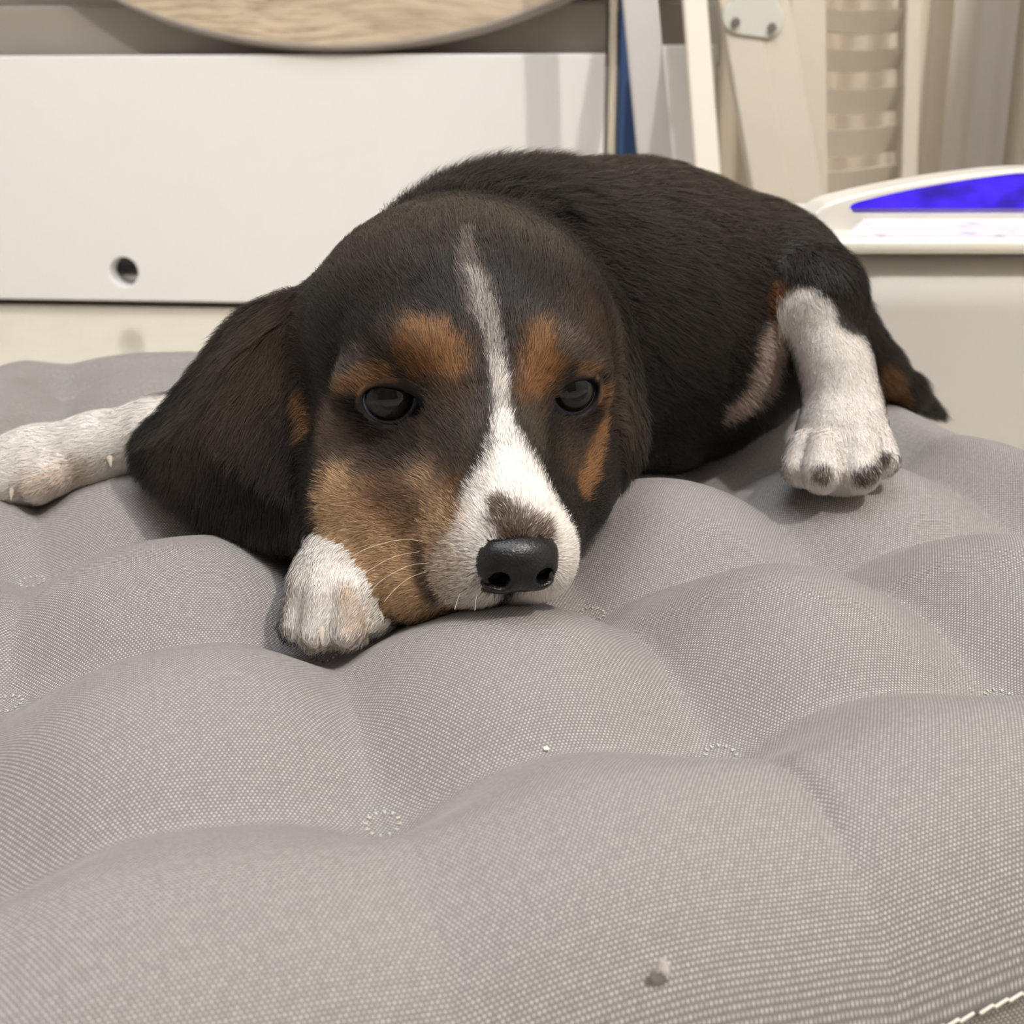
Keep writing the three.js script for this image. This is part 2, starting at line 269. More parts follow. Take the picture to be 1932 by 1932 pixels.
  { const p = tg.attributes.position, uv = []; for (let i = 0; i < p.count; i++) uv.push(p.getX(i) / 0.16, p.getZ(i) / 0.08); tg.setAttribute('uv', new THREE.Float32BufferAttribute(uv, 2)); }
  part('tray', tg, mat(0xffffff, { map: wetTex, roughness: 0.12 }), t, 'glossy wet drinking tray');
}
console.log('setting done');
let buildCushion;

// ---------------------------------------------------------------- tufted cushion
// plan coordinates: a along the tuft rows, b across them, tufts at whole numbers
const CU = V(0.0725, 0, -0.0225), CV = V(-0.0235, 0, -0.065), CO = V(-0.026, 0, -0.179);
const A0 = -1.72, A1 = 3.74, B0 = -0.86, B1 = 5.72, TUFTS = { i0: -1, i1: 3, j0: 0, j1: 5 };
const CREST = 0.115, CUSH_BOTTOM = 0.004;
const det = CU.x * CV.z - CU.z * CV.x;
const toAB = (x, z) => { const dx = x - CO.x, dz = z - CO.z; return [(dx * CV.z - dz * CV.x) / det, (CU.x * dz - CU.z * dx) / det]; };
function cushionTop(a, b) {
  // distance (in cells) to the nearest tuft
  const ti = clamp(Math.round(a), TUFTS.i0, TUFTS.i1), tj = clamp(Math.round(b), TUFTS.j0, TUFTS.j1);
  const da = (a - ti) * 0.0759, db = (b - tj) * 0.0691, d = Math.hypot(da, db);
  // pillows between tufts; beyond the outer tufts the pillow simply goes on to the seam
  const fa = a < TUFTS.i0 || a > TUFTS.i1 ? 1 : Math.abs(Math.sin(Math.PI * a)), fb = b < TUFTS.j0 || b > TUFTS.j1 ? 1 : Math.abs(Math.sin(Math.PI * b));
  let pillowA = a < TUFTS.i0 || a > TUFTS.i1 ? Math.sin(Math.min(1, Math.abs(a - ti) * 2) * Math.PI / 2) : fa, pillowB = b < TUFTS.j0 || b > TUFTS.j1 ? Math.sin(Math.min(1, Math.abs(b - tj) * 2) * Math.PI / 2) : fb;
  const rim = Math.max(sstep(-0.02, -0.3, b - TUFTS.j0), sstep(0.02, 0.3, b - TUFTS.j1)), rimA = Math.max(sstep(-0.02, -0.3, a - TUFTS.i0), sstep(0.02, 0.3, a - TUFTS.i1));
  pillowA += (1 - pillowA) * 0.72 * rim; pillowB += (1 - pillowB) * 0.72 * rimA;   // the pleats run out towards the seam
  const r = (s, k) => Math.sqrt(s * s + k * k) - k;              // softens the crease along the rows
  const lump = Math.pow(clamp(r(pillowA, 0.16) / (Math.sqrt(1.0256) - 0.16)), 0.75) * Math.pow(clamp(r(pillowB, 0.16) / (Math.sqrt(1.0256) - 0.16)), 0.75);
  const pit = Math.exp(-d * d / (0.017 * 0.017));
  let h = CREST - 0.0132 * (1 - lump) - 0.0082 * pit;
  h -= 0.0016 * Math.exp(-(((a - 1) * 0.0759 / 0.0022) ** 2)) * sstep(-0.06, -0.16, b) * (1 - sstep(-0.45, -0.75, b));   // a pulled pleat from one tuft to the seam
  const pl = perlin.noise(a * 1.3 + 5, b * 1.3, 2.2) * 0.003 + perlin.noise(a * 3.1, b * 3.1 + 4, 7.7) * 0.0009;
  h += pl * (1 - pit);
  // rounding down to the seam
  const ea = Math.min(a - A0, A1 - a) * 0.0759, eb = Math.min(b - B0, B1 - b) * 0.0691, rad = 0.04;
  const ux = clamp((rad - ea) / rad), uy = clamp((rad - eb) / rad), u = Math.min(1, Math.hypot(ux, uy));
  h -= (1 - Math.sqrt(Math.max(0, 1 - u * u * 0.96))) * 0.042;
  return h;
}
const cushPos = (a, b, y) => V(CO.x + CU.x * a + CV.x * b, y, CO.z + CU.z * a + CV.z * b);
const dents = [];                                                 // filled by the puppy: places where it presses the cushion in
{
  const weave = (bump) => dataTex(512, 512, (u, v) => {
    const cols = 16, rows = 26, y = v * rows, row = Math.floor(y), fy = y - row - 0.5, x = u * cols + (row % 2) * 0.5, col = Math.floor(x), fx = x - col - 0.5;
    const h1 = Math.sin(((col % cols + cols) % cols) * 127.1 + row * 311.7) * 43758.5453, rv = h1 - Math.floor(h1);
    const e = Math.exp(-((fx * fx) / 0.075 + (fy * fy) / 0.13)), weft = Math.exp(-((Math.abs(fx) - 0.5) ** 2) / 0.03 - fy * fy / 0.16) * 0.45;
    if (bump) { const k = 20 + 205 * Math.max(e, weft); return [k, k, k]; }
    const fib = wrapNoise(u, v, 60, 90, 31) * 12 + wrapNoise(u, v, 140, 160, 32) * 8, k = -44 + 92 * e * (0.75 + 0.4 * rv) + 16 * weft + fib;
    return [154 + k, 149 + k, 145 + k * 0.98];
  }, !bump);
  const wc = weave(false), wb = weave(true);
  const fabric = mat(0xffffff, { map: wc, bumpMap: wb, bumpScale: 0.00016, roughness: 0.85, sheen: 1.0, sheenRoughness: 0.55, sheenColor: new THREE.Color(0.62, 0.58, 0.57)});
  const t = thing('floor_cushion', 'thick grey woven button-tufted cushion under the puppy', 'cushion', cushPos((A0 + A1) / 2, (B0 + B1) / 2, 0).toArray());
  const o = t.position;
  buildCushion = () => {
    const N = 400, M = 470, pos = [], uv = [], idx = [];
    for (let j = 0; j <= M; j++) for (let i = 0; i <= N; i++) {
      let a = lerp(A0, A1, i / N), b = lerp(B0, B1, j / M);
      // rounded corners: pull the grid inside a rounded rectangle
      const ma = (A0 + A1) / 2, mb = (B0 + B1) / 2, ha = (A1 - A0) / 2, hb = (B1 - B0) / 2, x = (a - ma) / ha, y = (b - mb) / hb, k = 0.10 * Math.pow(Math.abs(x * y), 6);
      a = ma + x * ha * (1 - k); b = mb + y * hb * (1 - k);
      const e = Math.min(i, N - i, j, M - j); let y3 = cushionTop(a, b);
      const p = cushPos(a, b, y3);
      for (const d of dents) { const q = Math.hypot(p.x - d[0], p.z - d[1]) / d[2]; if (q < 1) p.y = p.y - d[3] * (1 - q * q) * (1 - q * q); }
      pos.push(p.x - o.x, p.y, p.z - o.z); uv.push(a * 0.0759 / 0.0142, b * 0.0691 / 0.0138);
    }
    for (let j = 0; j < M; j++) for (let i = 0; i < N; i++) { const a = j * (N + 1) + i, b = a + 1, c = a + N + 1, d = c + 1; idx.push(a, b, d, a, d, c); }
    // side wall and bottom
    const ring = []; for (let i = 0; i < N; i++) ring.push(i); for (let j = 0; j < M; j++) ring.push(j * (N + 1) + N); for (let i = N; i > 0; i--) ring.push(M * (N + 1) + i); for (let j = M; j > 0; j--) ring.push(j * (N + 1));
    const prof = [[0.0005, -0.0015], [-0.001, -0.004], [0.001, -0.012], [0.003, -0.03], [0.002, -0.05], [-0.004, -0.0705]];
    const layers = [ring], rp = ring.map((i) => V(pos[i * 3], pos[i * 3 + 1], pos[i * 3 + 2])), n = ring.length;
    const sum = []; let acc = 0; for (let i = 0; i < n; i++) { sum.push(acc); acc += rp[i].distanceTo(rp[(i + 1) % n]); }
    prof.forEach(([out, dy], k) => {
      const l = [];
      for (let i = 0; i < n; i++) { const p = rp[i], dir = V(p.x, 0, p.z).normalize(); let y = k === prof.length - 1 ? CUSH_BOTTOM : Math.max(CUSH_BOTTOM, p.y + dy); l.push(pos.length / 3); pos.push(p.x + dir.x * out, y, p.z + dir.z * out); uv.push(sum[i] / 0.016, y / 0.0162); }
      layers.push(l);
    });
    for (let k = 0; k + 1 < layers.length; k++) for (let i = 0; i < n; i++) { const A = layers[k][i], B = layers[k][(i + 1) % n], C = layers[k + 1][i], Dd = layers[k + 1][(i + 1) % n]; idx.push(A, Dd, B, A, C, Dd); }
    const last = layers[layers.length - 1], cidx = pos.length / 3; pos.push(0, CUSH_BOTTOM, 0); uv.push(0, 0);
    for (let i = 0; i < n; i++) idx.push(last[i], cidx, last[(i + 1) % n]);
    const g = new THREE.BufferGeometry(); g.setAttribute('position', new THREE.Float32BufferAttribute(pos, 3)); g.setAttribute('uv', new THREE.Float32BufferAttribute(uv, 2)); g.setIndex(idx); g.computeVertexNormals();
    part('cover', g, fabric, t);
    // tuft stitching: a ring of thread stitches round each tied-down point
    const thread = mat(srgb(192, 185, 176), { roughness: 0.8 });
    for (let j = TUFTS.j0; j <= TUFTS.j1; j++) for (let i = TUFTS.i0; i <= TUFTS.i1; i++) {
      const gs = [], c = cushPos(i, j, 0), rr = 0.0034;
      for (let k = 0; k < 12; k++) {
        const f = k / 12 * Math.PI * 2, p = (rad) => { const x = c.x + Math.cos(f) * rad, z = c.z + Math.sin(f) * rad, [aa, bb] = toAB(x, z); return V(x - o.x, cushionTop(aa, bb) + 0.0002, z - o.z); };
        const s = new THREE.CapsuleGeometry(0.00028, 0.0004, 3, 6), p0 = p(rr - 0.0006), p1 = p(rr + 0.0006), dir = p1.clone().sub(p0).normalize();
        s.applyQuaternion(new THREE.Quaternion().setFromUnitVectors(V(0, 1, 0), dir)); s.translate((p0.x + p1.x) / 2, (p0.y + p1.y) / 2, (p0.z + p1.z) / 2); gs.push(s);
      }
      part('tuft_stitching', mergeGeometries(gs), thread, t);
    }
    // zigzag edge stitching along the seam
    const st = [], step = 0.0034; let next = 0;
    for (let i = 0; i < n; i++) if (sum[i] >= next) {
      next += step; const p = rp[i], q = rp[(i + 8) % n], dir = q.clone().sub(p).normalize(), out = V(p.x, 0, p.z).normalize();
      const s = new THREE.CapsuleGeometry(0.0003, 0.0026, 3, 6); s.applyQuaternion(new THREE.Quaternion().setFromUnitVectors(V(0, 1, 0), dir.add(V(0, 0.25, 0)).normalize())); s.translate(p.x + out.x * 0.0011, p.y + 0.0002, p.z + out.z * 0.0011); st.push(s);
    }
    const sm = part('edge_stitching', mergeGeometries(st), mat(srgb(222, 214, 200), { roughness: 0.8 }), t, 'cream zigzag thread along the seam'); sm.userData.kind = 'stuff';
  };
}
console.log('cushion ready');

// ---------------------------------------------------------------- puppy: signed distances in metres, one continuous skin
// head frame: origin between the eyes, x to the puppy's left, y up, z out of the face
const HEAD = new THREE.Matrix4().makeRotationFromEuler(new THREE.Euler(4.6 * Math.PI / 180, 15.9 * Math.PI / 180, -2.1 * Math.PI / 180, 'YXZ')).setPosition(-0.008, CAMY - 0.076, -0.2598);
const HE = HEAD.elements, HINV = HEAD.clone().invert(), HI = HINV.elements;
const headW = (x, y, z) => V(x, y, z).applyMatrix4(HEAD);
const smin = (a, b, k) => { const h = Math.max(k - Math.abs(a - b), 0) / k; return Math.min(a, b) - h * h * k * 0.25; };
const smax = (a, b, k) => -smin(-a, -b, k);
const capsule = (x, y, z, c) => { // tapered capsule c = [ax,ay,az,ra,bx,by,bz,rb]
  const bx = c[4] - c[0], by = c[5] - c[1], bz = c[6] - c[2], px = x - c[0], py = y - c[1], pz = z - c[2];
  const h = clamp((px * bx + py * by + pz * bz) / (bx * bx + by * by + bz * bz));
  const dx = px - bx * h, dy = py - by * h, dz = pz - bz * h;
  return Math.sqrt(dx * dx + dy * dy + dz * dz) - (c[3] + (c[7] - c[3]) * h);
};
const ellip = (x, y, z, c) => { // c = [cx,cy,cz,rx,ry,rz]
  const a = (x - c[0]) / c[3], b = (y - c[1]) / c[4], d = (z - c[2]) / c[5], k0 = Math.sqrt(a * a + b * b + d * d);
  const e = a / c[3], f = b / c[4], g = d / c[5], k1 = Math.sqrt(e * e + f * f + g * g);
  return k1 < 1e-9 ? -Math.min(c[3], c[4], c[5]) : k0 * (k0 - 1) / k1;
};
const EYES = [[-0.0242, 0.0008, -0.0064], [0.0248, 0.0008, -0.0064]], EYE_R = 0.0094;
function sdHeadLocal(x, y, z) {
  let d = ellip(x, y, z, [0.003, 0.004, -0.040, 0.0455, 0.041, 0.047]);
  const ax = Math.abs(x);
  d = smin(d, ellip(ax, y, z, [0.0225, -0.0275, -0.013, 0.0205, 0.0200, 0.025]), 0.016);        // cheeks
  d = smin(d, capsule(x, y, z, [0, -0.006, 0.002, 0.0155, 0, -0.0205, 0.0285, 0.0112]), 0.012);   // bridge
  d = smin(d, capsule(ax, y, z, [0.0125, -0.0285, 0.004, 0.0178, 0.0072, -0.0305, 0.0285, 0.0112]), 0.009);  // flews
  d = smin(d, capsule(x, y, z, [0, -0.037, -0.012, 0.0145, 0, -0.0395, 0.0240, 0.0072]), 0.006);  // lower jaw
  d = smin(d, ellip(ax, y, z, [0.019, 0.0135, -0.0055, 0.012, 0.008, 0.0095]), 0.012);       // brows
  d = smin(d, ellip(ax, y, z, [0.0245, 0.0008, -0.0062, 0.0126, 0.0106, 0.0102]), 0.005);   // lids
  // eye openings: almond, slanting a little
  for (let i = 0; i < 2; i++) {
    const e = EYES[i], s = i ? 1 : -1, u = (x - e[0]) * 0.97 + (y - e[1]) * 0.22 * s, v = (y - e[1]) * 0.97 - (x - e[0]) * 0.22 * s;
    const q = Math.sqrt((u / 0.0072) ** 2 + (v / (v > 0 ? 0.0044 : 0.0056)) ** 2);
    if (z > -0.012 && Math.abs(x - e[0]) < 0.02) d = smax(d, (1 - q) * 0.0052, 0.0018);
  }
  // lip crease below the nose
  d = smax(d, -capsule(x, y, z, [0, -0.0325, 0.0415, 0.0007, 0, -0.0395, 0.0385, 0.0010]), 0.0016);
  return d;
}
const toHead = (x, y, z, o) => { o[0] = HI[0] * x + HI[4] * y + HI[8] * z + HI[12]; o[1] = HI[1] * x + HI[5] * y + HI[9] * z + HI[13]; o[2] = HI[2] * x + HI[6] * y + HI[10] * z + HI[14]; };
const JOWL = [...(() => { const a = W(690, 1000, 0.280), b = W(790, 1102, 0.259); return [a.x, a.y, a.z, 0.0130, b.x, b.y, b.z, 0.0098]; })()];
const tmp3 = [0, 0, 0], HC = headW(0.0, -0.006, -0.022);
function sdHead(x, y, z) {
  const r = Math.hypot(x - HC.x, y - HC.y, z - HC.z) - 0.078; if (r > 0.03) return r;
  toHead(x, y, z, tmp3); return smin(sdHeadLocal(tmp3[0], tmp3[1], tmp3[2]), capsule(x, y, z, JOWL), 0.010);
}
// a soft flap of even thickness: an outline in a plane, bowed towards the plane's normal
class Flap {
  constructor(plane, outline, thick, bow) {
    const [A, B, C] = plane; this.o = A.clone(); this.n = B.clone().sub(A).cross(C.clone().sub(A)).normalize(); if (this.n.dot(V(0, CAMY, 0).sub(A)) < 0) this.n.negate();
    this.e1 = B.clone().sub(A).normalize(); this.e2 = this.n.clone().cross(this.e1); this.t = thick; this.bow = bow;
    const pts = outline.map(([px, py]) => { const p = onPlane(px, py, this.o, this.n).sub(this.o); return V(p.dot(this.e1), p.dot(this.e2), 0); });
    this.pts = new THREE.CatmullRomCurve3(pts, true, 'centripetal').getPoints(56).slice(0, 56).map((p) => [p.x, p.y]);
    let cx = 0, cy = 0; for (const p of this.pts) { cx += p[0] / 56; cy += p[1] / 56; } this.c = [cx, cy]; this.R = Math.max(...this.pts.map((p) => Math.hypot(p[0] - cx, p[1] - cy)));
    this.cw = this.o.clone().addScaledVector(this.e1, cx).addScaledVector(this.e2, cy);
  }
  uvw(x, y, z) { const dx = x - this.o.x, dy = y - this.o.y, dz = z - this.o.z; return [dx * this.e1.x + dy * this.e1.y + dz * this.e1.z, dx * this.e2.x + dy * this.e2.y + dz * this.e2.z, dx * this.n.x + dy * this.n.y + dz * this.n.z]; }
  sd(x, y, z) {
    const far = Math.hypot(x - this.cw.x, y - this.cw.y, z - this.cw.z) - this.R - 0.02; if (far > 0.02) return far;
    const [u, v, w] = this.uvw(x, y, z), p = this.pts, n = p.length; let d = 1e9, s = 1;
    for (let i = 0, j = n - 1; i < n; j = i++) {
      const ex = p[j][0] - p[i][0], ey = p[j][1] - p[i][1], wx = u - p[i][0], wy = v - p[i][1], h = clamp((wx * ex + wy * ey) / (ex * ex + ey * ey)), bx = wx - ex * h, by = wy - ey * h;
      d = Math.min(d, bx * bx + by * by);
      const c1 = v >= p[i][1], c2 = v < p[j][1], c3 = ex * wy > ey * wx; if ((c1 && c2 && c3) || (!c1 && !c2 && !c3)) s = -s;
    }
    const d2 = s * Math.sqrt(d), r = this.t * 0.5, cw = w - this.bow(u - this.c[0], v - this.c[1], this.R, d2), a = d2 + r, b = Math.abs(cw) - this.t * 0.5 + r;
    return (Math.min(Math.max(a, b), 0) + Math.hypot(Math.max(a, 0), Math.max(b, 0)) - r) * 0.9;
  }
}
const earRight = new Flap([W(600, 620, 0.300), W(560, 1030, 0.285), W(270, 850, 0.332)],
  [[640, 560], [600, 545], [520, 560], [455, 595], [385, 680], [320, 765], [262, 830], [262, 880], [300, 925], [372, 985], [450, 1012], [530, 1030], [610, 1010], [640, 930], [622, 860], [596, 780], [596, 690], [625, 620]],
  0.0075, (u, v, R, d2) => 0.009 * sstep(0, -0.03, d2));
const earLeft = new Flap([W(1130, 600, 0.318), W(1120, 930, 0.295), W(1215, 800, 0.312)],
  [[1060, 540], [1110, 540], [1160, 585], [1190, 660], [1203, 740], [1212, 800], [1206, 860], [1180, 900], [1130, 925], [1090, 930], [1050, 900], [1030, 800], [1030, 660]],
  0.0075, (u, v, R, d2) => 0.006 * sstep(0, -0.02, d2));
const J = (px, py, d, r) => { const p = W(px, py, d); return [p.x, p.y, p.z, r]; };
const chain = (...js) => js.slice(1).map((b, i) => [...js[i], ...b]);
// trunk, limbs, tail as chains of joints (photo pixel, distance, radius)
const TORSO = chain(J(880, 618, 0.334, 0.0405), J(985, 612, 0.375, 0.0485), J(1200, 600, 0.405, 0.0535), J(1362, 590, 0.415, 0.0440));
const CHEST = chain(J(560, 860, 0.335, 0.024), J(760, 800, 0.345, 0.034), J(950, 760, 0.365, 0.040));
const THIGH = chain(J(1455, 530, 0.405, 0.0270), J(1530, 550, 0.372, 0.0172));
const SHANK = chain(J(1540, 590, 0.366, 0.0160), J(1575, 690, 0.357, 0.0112), J(1592, 775, 0.352, 0.0113), J(1592, 830, 0.347, 0.0140));
const INNER = chain(J(1475, 590, 0.405, 0.020), J(1440, 690, 0.392, 0.0125), J(1370, 765, 0.388, 0.010));
const TAIL = chain(J(1580, 600, 0.425, 0.012), J(1650, 690, 0.432, 0.0098), J(1705, 735, 0.440, 0.0068), J(1768, 778, 0.450, 0.0018));
const ARM_L = chain(J(520, 800, 0.350, 0.017), J(300, 815, 0.350, 0.0112), J(180, 848, 0.350, 0.0110), J(70, 876, 0.350, 0.0118), J(-10, 898, 0.350, 0.0115));
const ARM_R = chain(J(720, 930, 0.318, 0.017), J(660, 1030, 0.285, 0.0122), J(640, 1100, 0.2685, 0.0128));
const toe = (px0, py0, d0, r0, px1, py1, d1, r1) => [...J(px0, py0, d0, r0), ...J(px1, py1, d1, r1)];
const TOES_R = [toe(585, 1110, 0.263, 0.0052, 560, 1180, 0.2600, 0.0046), toe(612, 1120, 0.2590, 0.0058, 600, 1188, 0.2560, 0.0052), toe(660, 1120, 0.2580, 0.0060, 656, 1182, 0.2555, 0.0055), toe(697, 1105, 0.2610, 0.0054, 706, 1160, 0.2590, 0.0049)];
const TOES_H = [toe(1520, 846, 0.340, 0.0060, 1506, 884, 0.336, 0.0056), toe(1556, 850, 0.335, 0.0070, 1549, 890, 0.330, 0.0068), toe(1617, 850, 0.335, 0.0070, 1620, 890, 0.330, 0.0068), toe(1652, 838, 0.339, 0.0060, 1664, 868, 0.335, 0.0056)];
const PAW_H = [toe(1585, 830, 0.346, 0.0135, 1585, 872, 0.343, 0.0125)];
const TOES_L = [toe(60, 895, 0.342, 0.0062, 20, 915, 0.341, 0.0055), toe(20, 880, 0.346, 0.0062, -40, 900, 0.346, 0.0055), toe(100, 900, 0.340, 0.0060, 74, 918, 0.339, 0.0052)];
const many = (x, y, z, l, k) => { let d = 1e9; for (const c of l) d = k ? smin(d, capsule(x, y, z, c), k) : Math.min(d, capsule(x, y, z, c)); return d; };
const G = { // parts of the body, each with its own lie of the coat
  head: sdHead, earR: (x, y, z) => earRight.sd(x, y, z), earL: (x, y, z) => earLeft.sd(x, y, z),
  torso: (x, y, z) => smin(many(x, y, z, TORSO, 0.03), many(x, y, z, CHEST, 0.02), 0.02),
  thigh: (x, y, z) => many(x, y, z, THIGH, 0.01), shank: (x, y, z) => smin(smin(many(x, y, z, SHANK, 0.008), many(x, y, z, PAW_H), 0.006), many(x, y, z, TOES_H, 0.0008), 0.0024),
  inner: (x, y, z) => many(x, y, z, INNER, 0.01), tail: (x, y, z) => many(x, y, z, TAIL, 0.004),
  armL: (x, y, z) => smin(many(x, y, z, ARM_L, 0.006), many(x, y, z, TOES_L, 0.0022), 0.004), armR: (x, y, z) => smin(many(x, y, z, ARM_R, 0.006), many(x, y, z, TOES_R, 0.0010), 0.0030),
};
const GN = Object.keys(G);
const BOUND = Object.fromEntries(GN.map((n) => [n, null]));
for (const [n, ls] of Object.entries({ torso: [TORSO, CHEST], thigh: [THIGH], shank: [SHANK, PAW_H, TOES_H], inner: [INNER], tail: [TAIL], armL: [ARM_L, TOES_L], armR: [ARM_R, TOES_R] })) {
  const b = [1e9, 1e9, 1e9, -1e9, -1e9, -1e9]; for (const c of ls.flat()) for (const o of [0, 4]) for (let k = 0; k < 3; k++) { b[k] = Math.min(b[k], c[o + k] - c[o + 3]); b[k + 3] = Math.max(b[k + 3], c[o + k] + c[o + 3]); } BOUND[n] = b;
}
const gd = (n, x, y, z) => {
  const b = BOUND[n];
  if (b) { const dx = Math.max(b[0] - x, x - b[3], 0), dy = Math.max(b[1] - y, y - b[4], 0), dz = Math.max(b[2] - z, z - b[5], 0), q = Math.sqrt(dx * dx + dy * dy + dz * dz); if (q > 0.02) return q; }
  return G[n](x, y, z);
};
const JOIN = { head: 0.0, torso: 0.022, earR: 0.007, earL: 0.007, thigh: 0.010, shank: 0.009, inner: 0.012, tail: 0.008, armL: 0.006, armR: 0.005 };
const ORDER = ['torso', 'head', 'earR', 'earL', 'thigh', 'shank', 'inner', 'tail', 'armL', 'armR'];
function body(x, y, z) {
  let d = gd('torso', x, y, z);
  d = smin(d, gd('head', x, y, z), 0.012);
  for (let i = 2; i < ORDER.length; i++) d = smin(d, gd(ORDER[i], x, y, z), JOIN[ORDER[i]]);
  return d;
}
const nearest = (x, y, z) => { let b = 1e9, r = 'torso'; for (const n of GN) { const d = gd(n, x, y, z); if (d < b) { b = d; r = n; } } return r; };
const grad = (f, x, y, z, e = 0.0005) => V(f(x + e, y, z) - f(x - e, y, z), f(x, y + e, z) - f(x, y - e, z), f(x, y, z + e) - f(x, y, z - e)).normalize();
// naive surface nets over a box, sparse: only blocks near the surface are sampled finely
function surfaceNets(f, lo, hi, h) {
  const B = 6, nx = Math.ceil((hi[0] - lo[0]) / h / B) * B + 1, ny = Math.ceil((hi[1] - lo[1]) / h / B) * B + 1, nz = Math.ceil((hi[2] - lo[2]) / h / B) * B + 1;
  const F = new Float32Array(nx * ny * nz).fill(1), id = (i, j, k) => (k * ny + j) * nx + i, reach = h * B * 0.87 + 0.006;
  for (let k = 0; k < nz - 1; k += B) for (let j = 0; j < ny - 1; j += B) for (let i = 0; i < nx - 1; i += B) {
    const c = f(lo[0] + (i + B / 2) * h, lo[1] + (j + B / 2) * h, lo[2] + (k + B / 2) * h), fine = Math.abs(c) < reach;
    for (let kk = k; kk <= k + B; kk++) for (let jj = j; jj <= j + B; jj++) for (let ii = i; ii <= i + B; ii++) {
      const n = id(ii, jj, kk); if (fine) { if (F[n] === 1 || F[n] === -1) F[n] = f(lo[0] + ii * h, lo[1] + jj * h, lo[2] + kk * h); } else if (F[n] === 1) F[n] = c < 0 ? -1 : 1;
    }
  }
  const vid = new Int32Array(nx * ny * nz).fill(-1), pos = [], idx = [];
  const corners = [[0, 0, 0], [1, 0, 0], [0, 1, 0], [1, 1, 0], [0, 0, 1], [1, 0, 1], [0, 1, 1], [1, 1, 1]], edges = [[0, 1], [2, 3], [4, 5], [6, 7], [0, 2], [1, 3], [4, 6], [5, 7], [0, 4], [1, 5], [2, 6], [3, 7]];
  const val = new Float32Array(8);
  for (let k = 0; k < nz - 1; k++) for (let j = 0; j < ny - 1; j++) for (let i = 0; i < nx - 1; i++) {
    let m = 0; for (let c = 0; c < 8; c++) { val[c] = F[id(i + corners[c][0], j + corners[c][1], k + corners[c][2])]; if (val[c] < 0) m |= 1 << c; }
    if (m === 0 || m === 255) continue;
    let x = 0, y = 0, z = 0, n = 0;
    for (const [a, b] of edges) if ((val[a] < 0) !== (val[b] < 0)) { const t = val[a] / (val[a] - val[b]), A = corners[a], Bc = corners[b]; x += lerp(A[0], Bc[0], t); y += lerp(A[1], Bc[1], t); z += lerp(A[2], Bc[2], t); n++; }
    vid[id(i, j, k)] = pos.length / 3; pos.push(lo[0] + (i + x / n) * h, lo[1] + (j + y / n) * h, lo[2] + (k + z / n) * h);
  }
  const quad = (a, b, c, d, flip) => { if (a < 0 || b < 0 || c < 0 || d < 0) return; if (flip) idx.push(a, c, b, a, d, c); else idx.push(a, b, c, a, c, d); };
  for (let k = 1; k < nz - 1; k++) for (let j = 1; j < ny - 1; j++) for (let i = 1; i < nx - 1; i++) {
    const v = F[id(i, j, k)] < 0;
    if (v !== (F[id(i + 1, j, k)] < 0)) quad(vid[id(i, j - 1, k - 1)], vid[id(i, j, k - 1)], vid[id(i, j, k)], vid[id(i, j - 1, k)], !v);
    if (v !== (F[id(i, j + 1, k)] < 0)) quad(vid[id(i - 1, j, k - 1)], vid[id(i - 1, j, k)], vid[id(i, j, k)], vid[id(i, j, k - 1)], !v);
    if (v !== (F[id(i, j, k + 1)] < 0)) quad(vid[id(i - 1, j - 1, k)], vid[id(i, j - 1, k)], vid[id(i, j, k)], vid[id(i - 1, j, k)], !v);
  }
  return { pos, idx };
}
function netGeometry(f, lo, hi, h, e) {
  const { pos, idx } = surfaceNets(f, lo, hi, h), nor = new Float32Array(pos.length);
  for (let i = 0; i < pos.length; i += 3) { const n = grad(f, pos[i], pos[i + 1], pos[i + 2], e); nor[i] = n.x; nor[i + 1] = n.y; nor[i + 2] = n.z; }
  const g = new THREE.BufferGeometry(); g.setAttribute('position', new THREE.Float32BufferAttribute(pos, 3)); g.setAttribute('normal', new THREE.BufferAttribute(nor, 3)); g.setIndex(idx); return g;
}
// the point of the coat seen at a photo pixel
function skinAt(px, py) { const d = rayDir(px, py).normalize(), p = V(0, CAMY, 0); let t = 0.15; for (let i = 0; i < 160; i++) { const q = p.clone().addScaledVector(d, t), s = body(q.x, q.y, q.z); if (s < 0.0002) return q; t += s * 0.8; if (t > 0.7) break; } return p.addScaledVector(d, 0.9); }

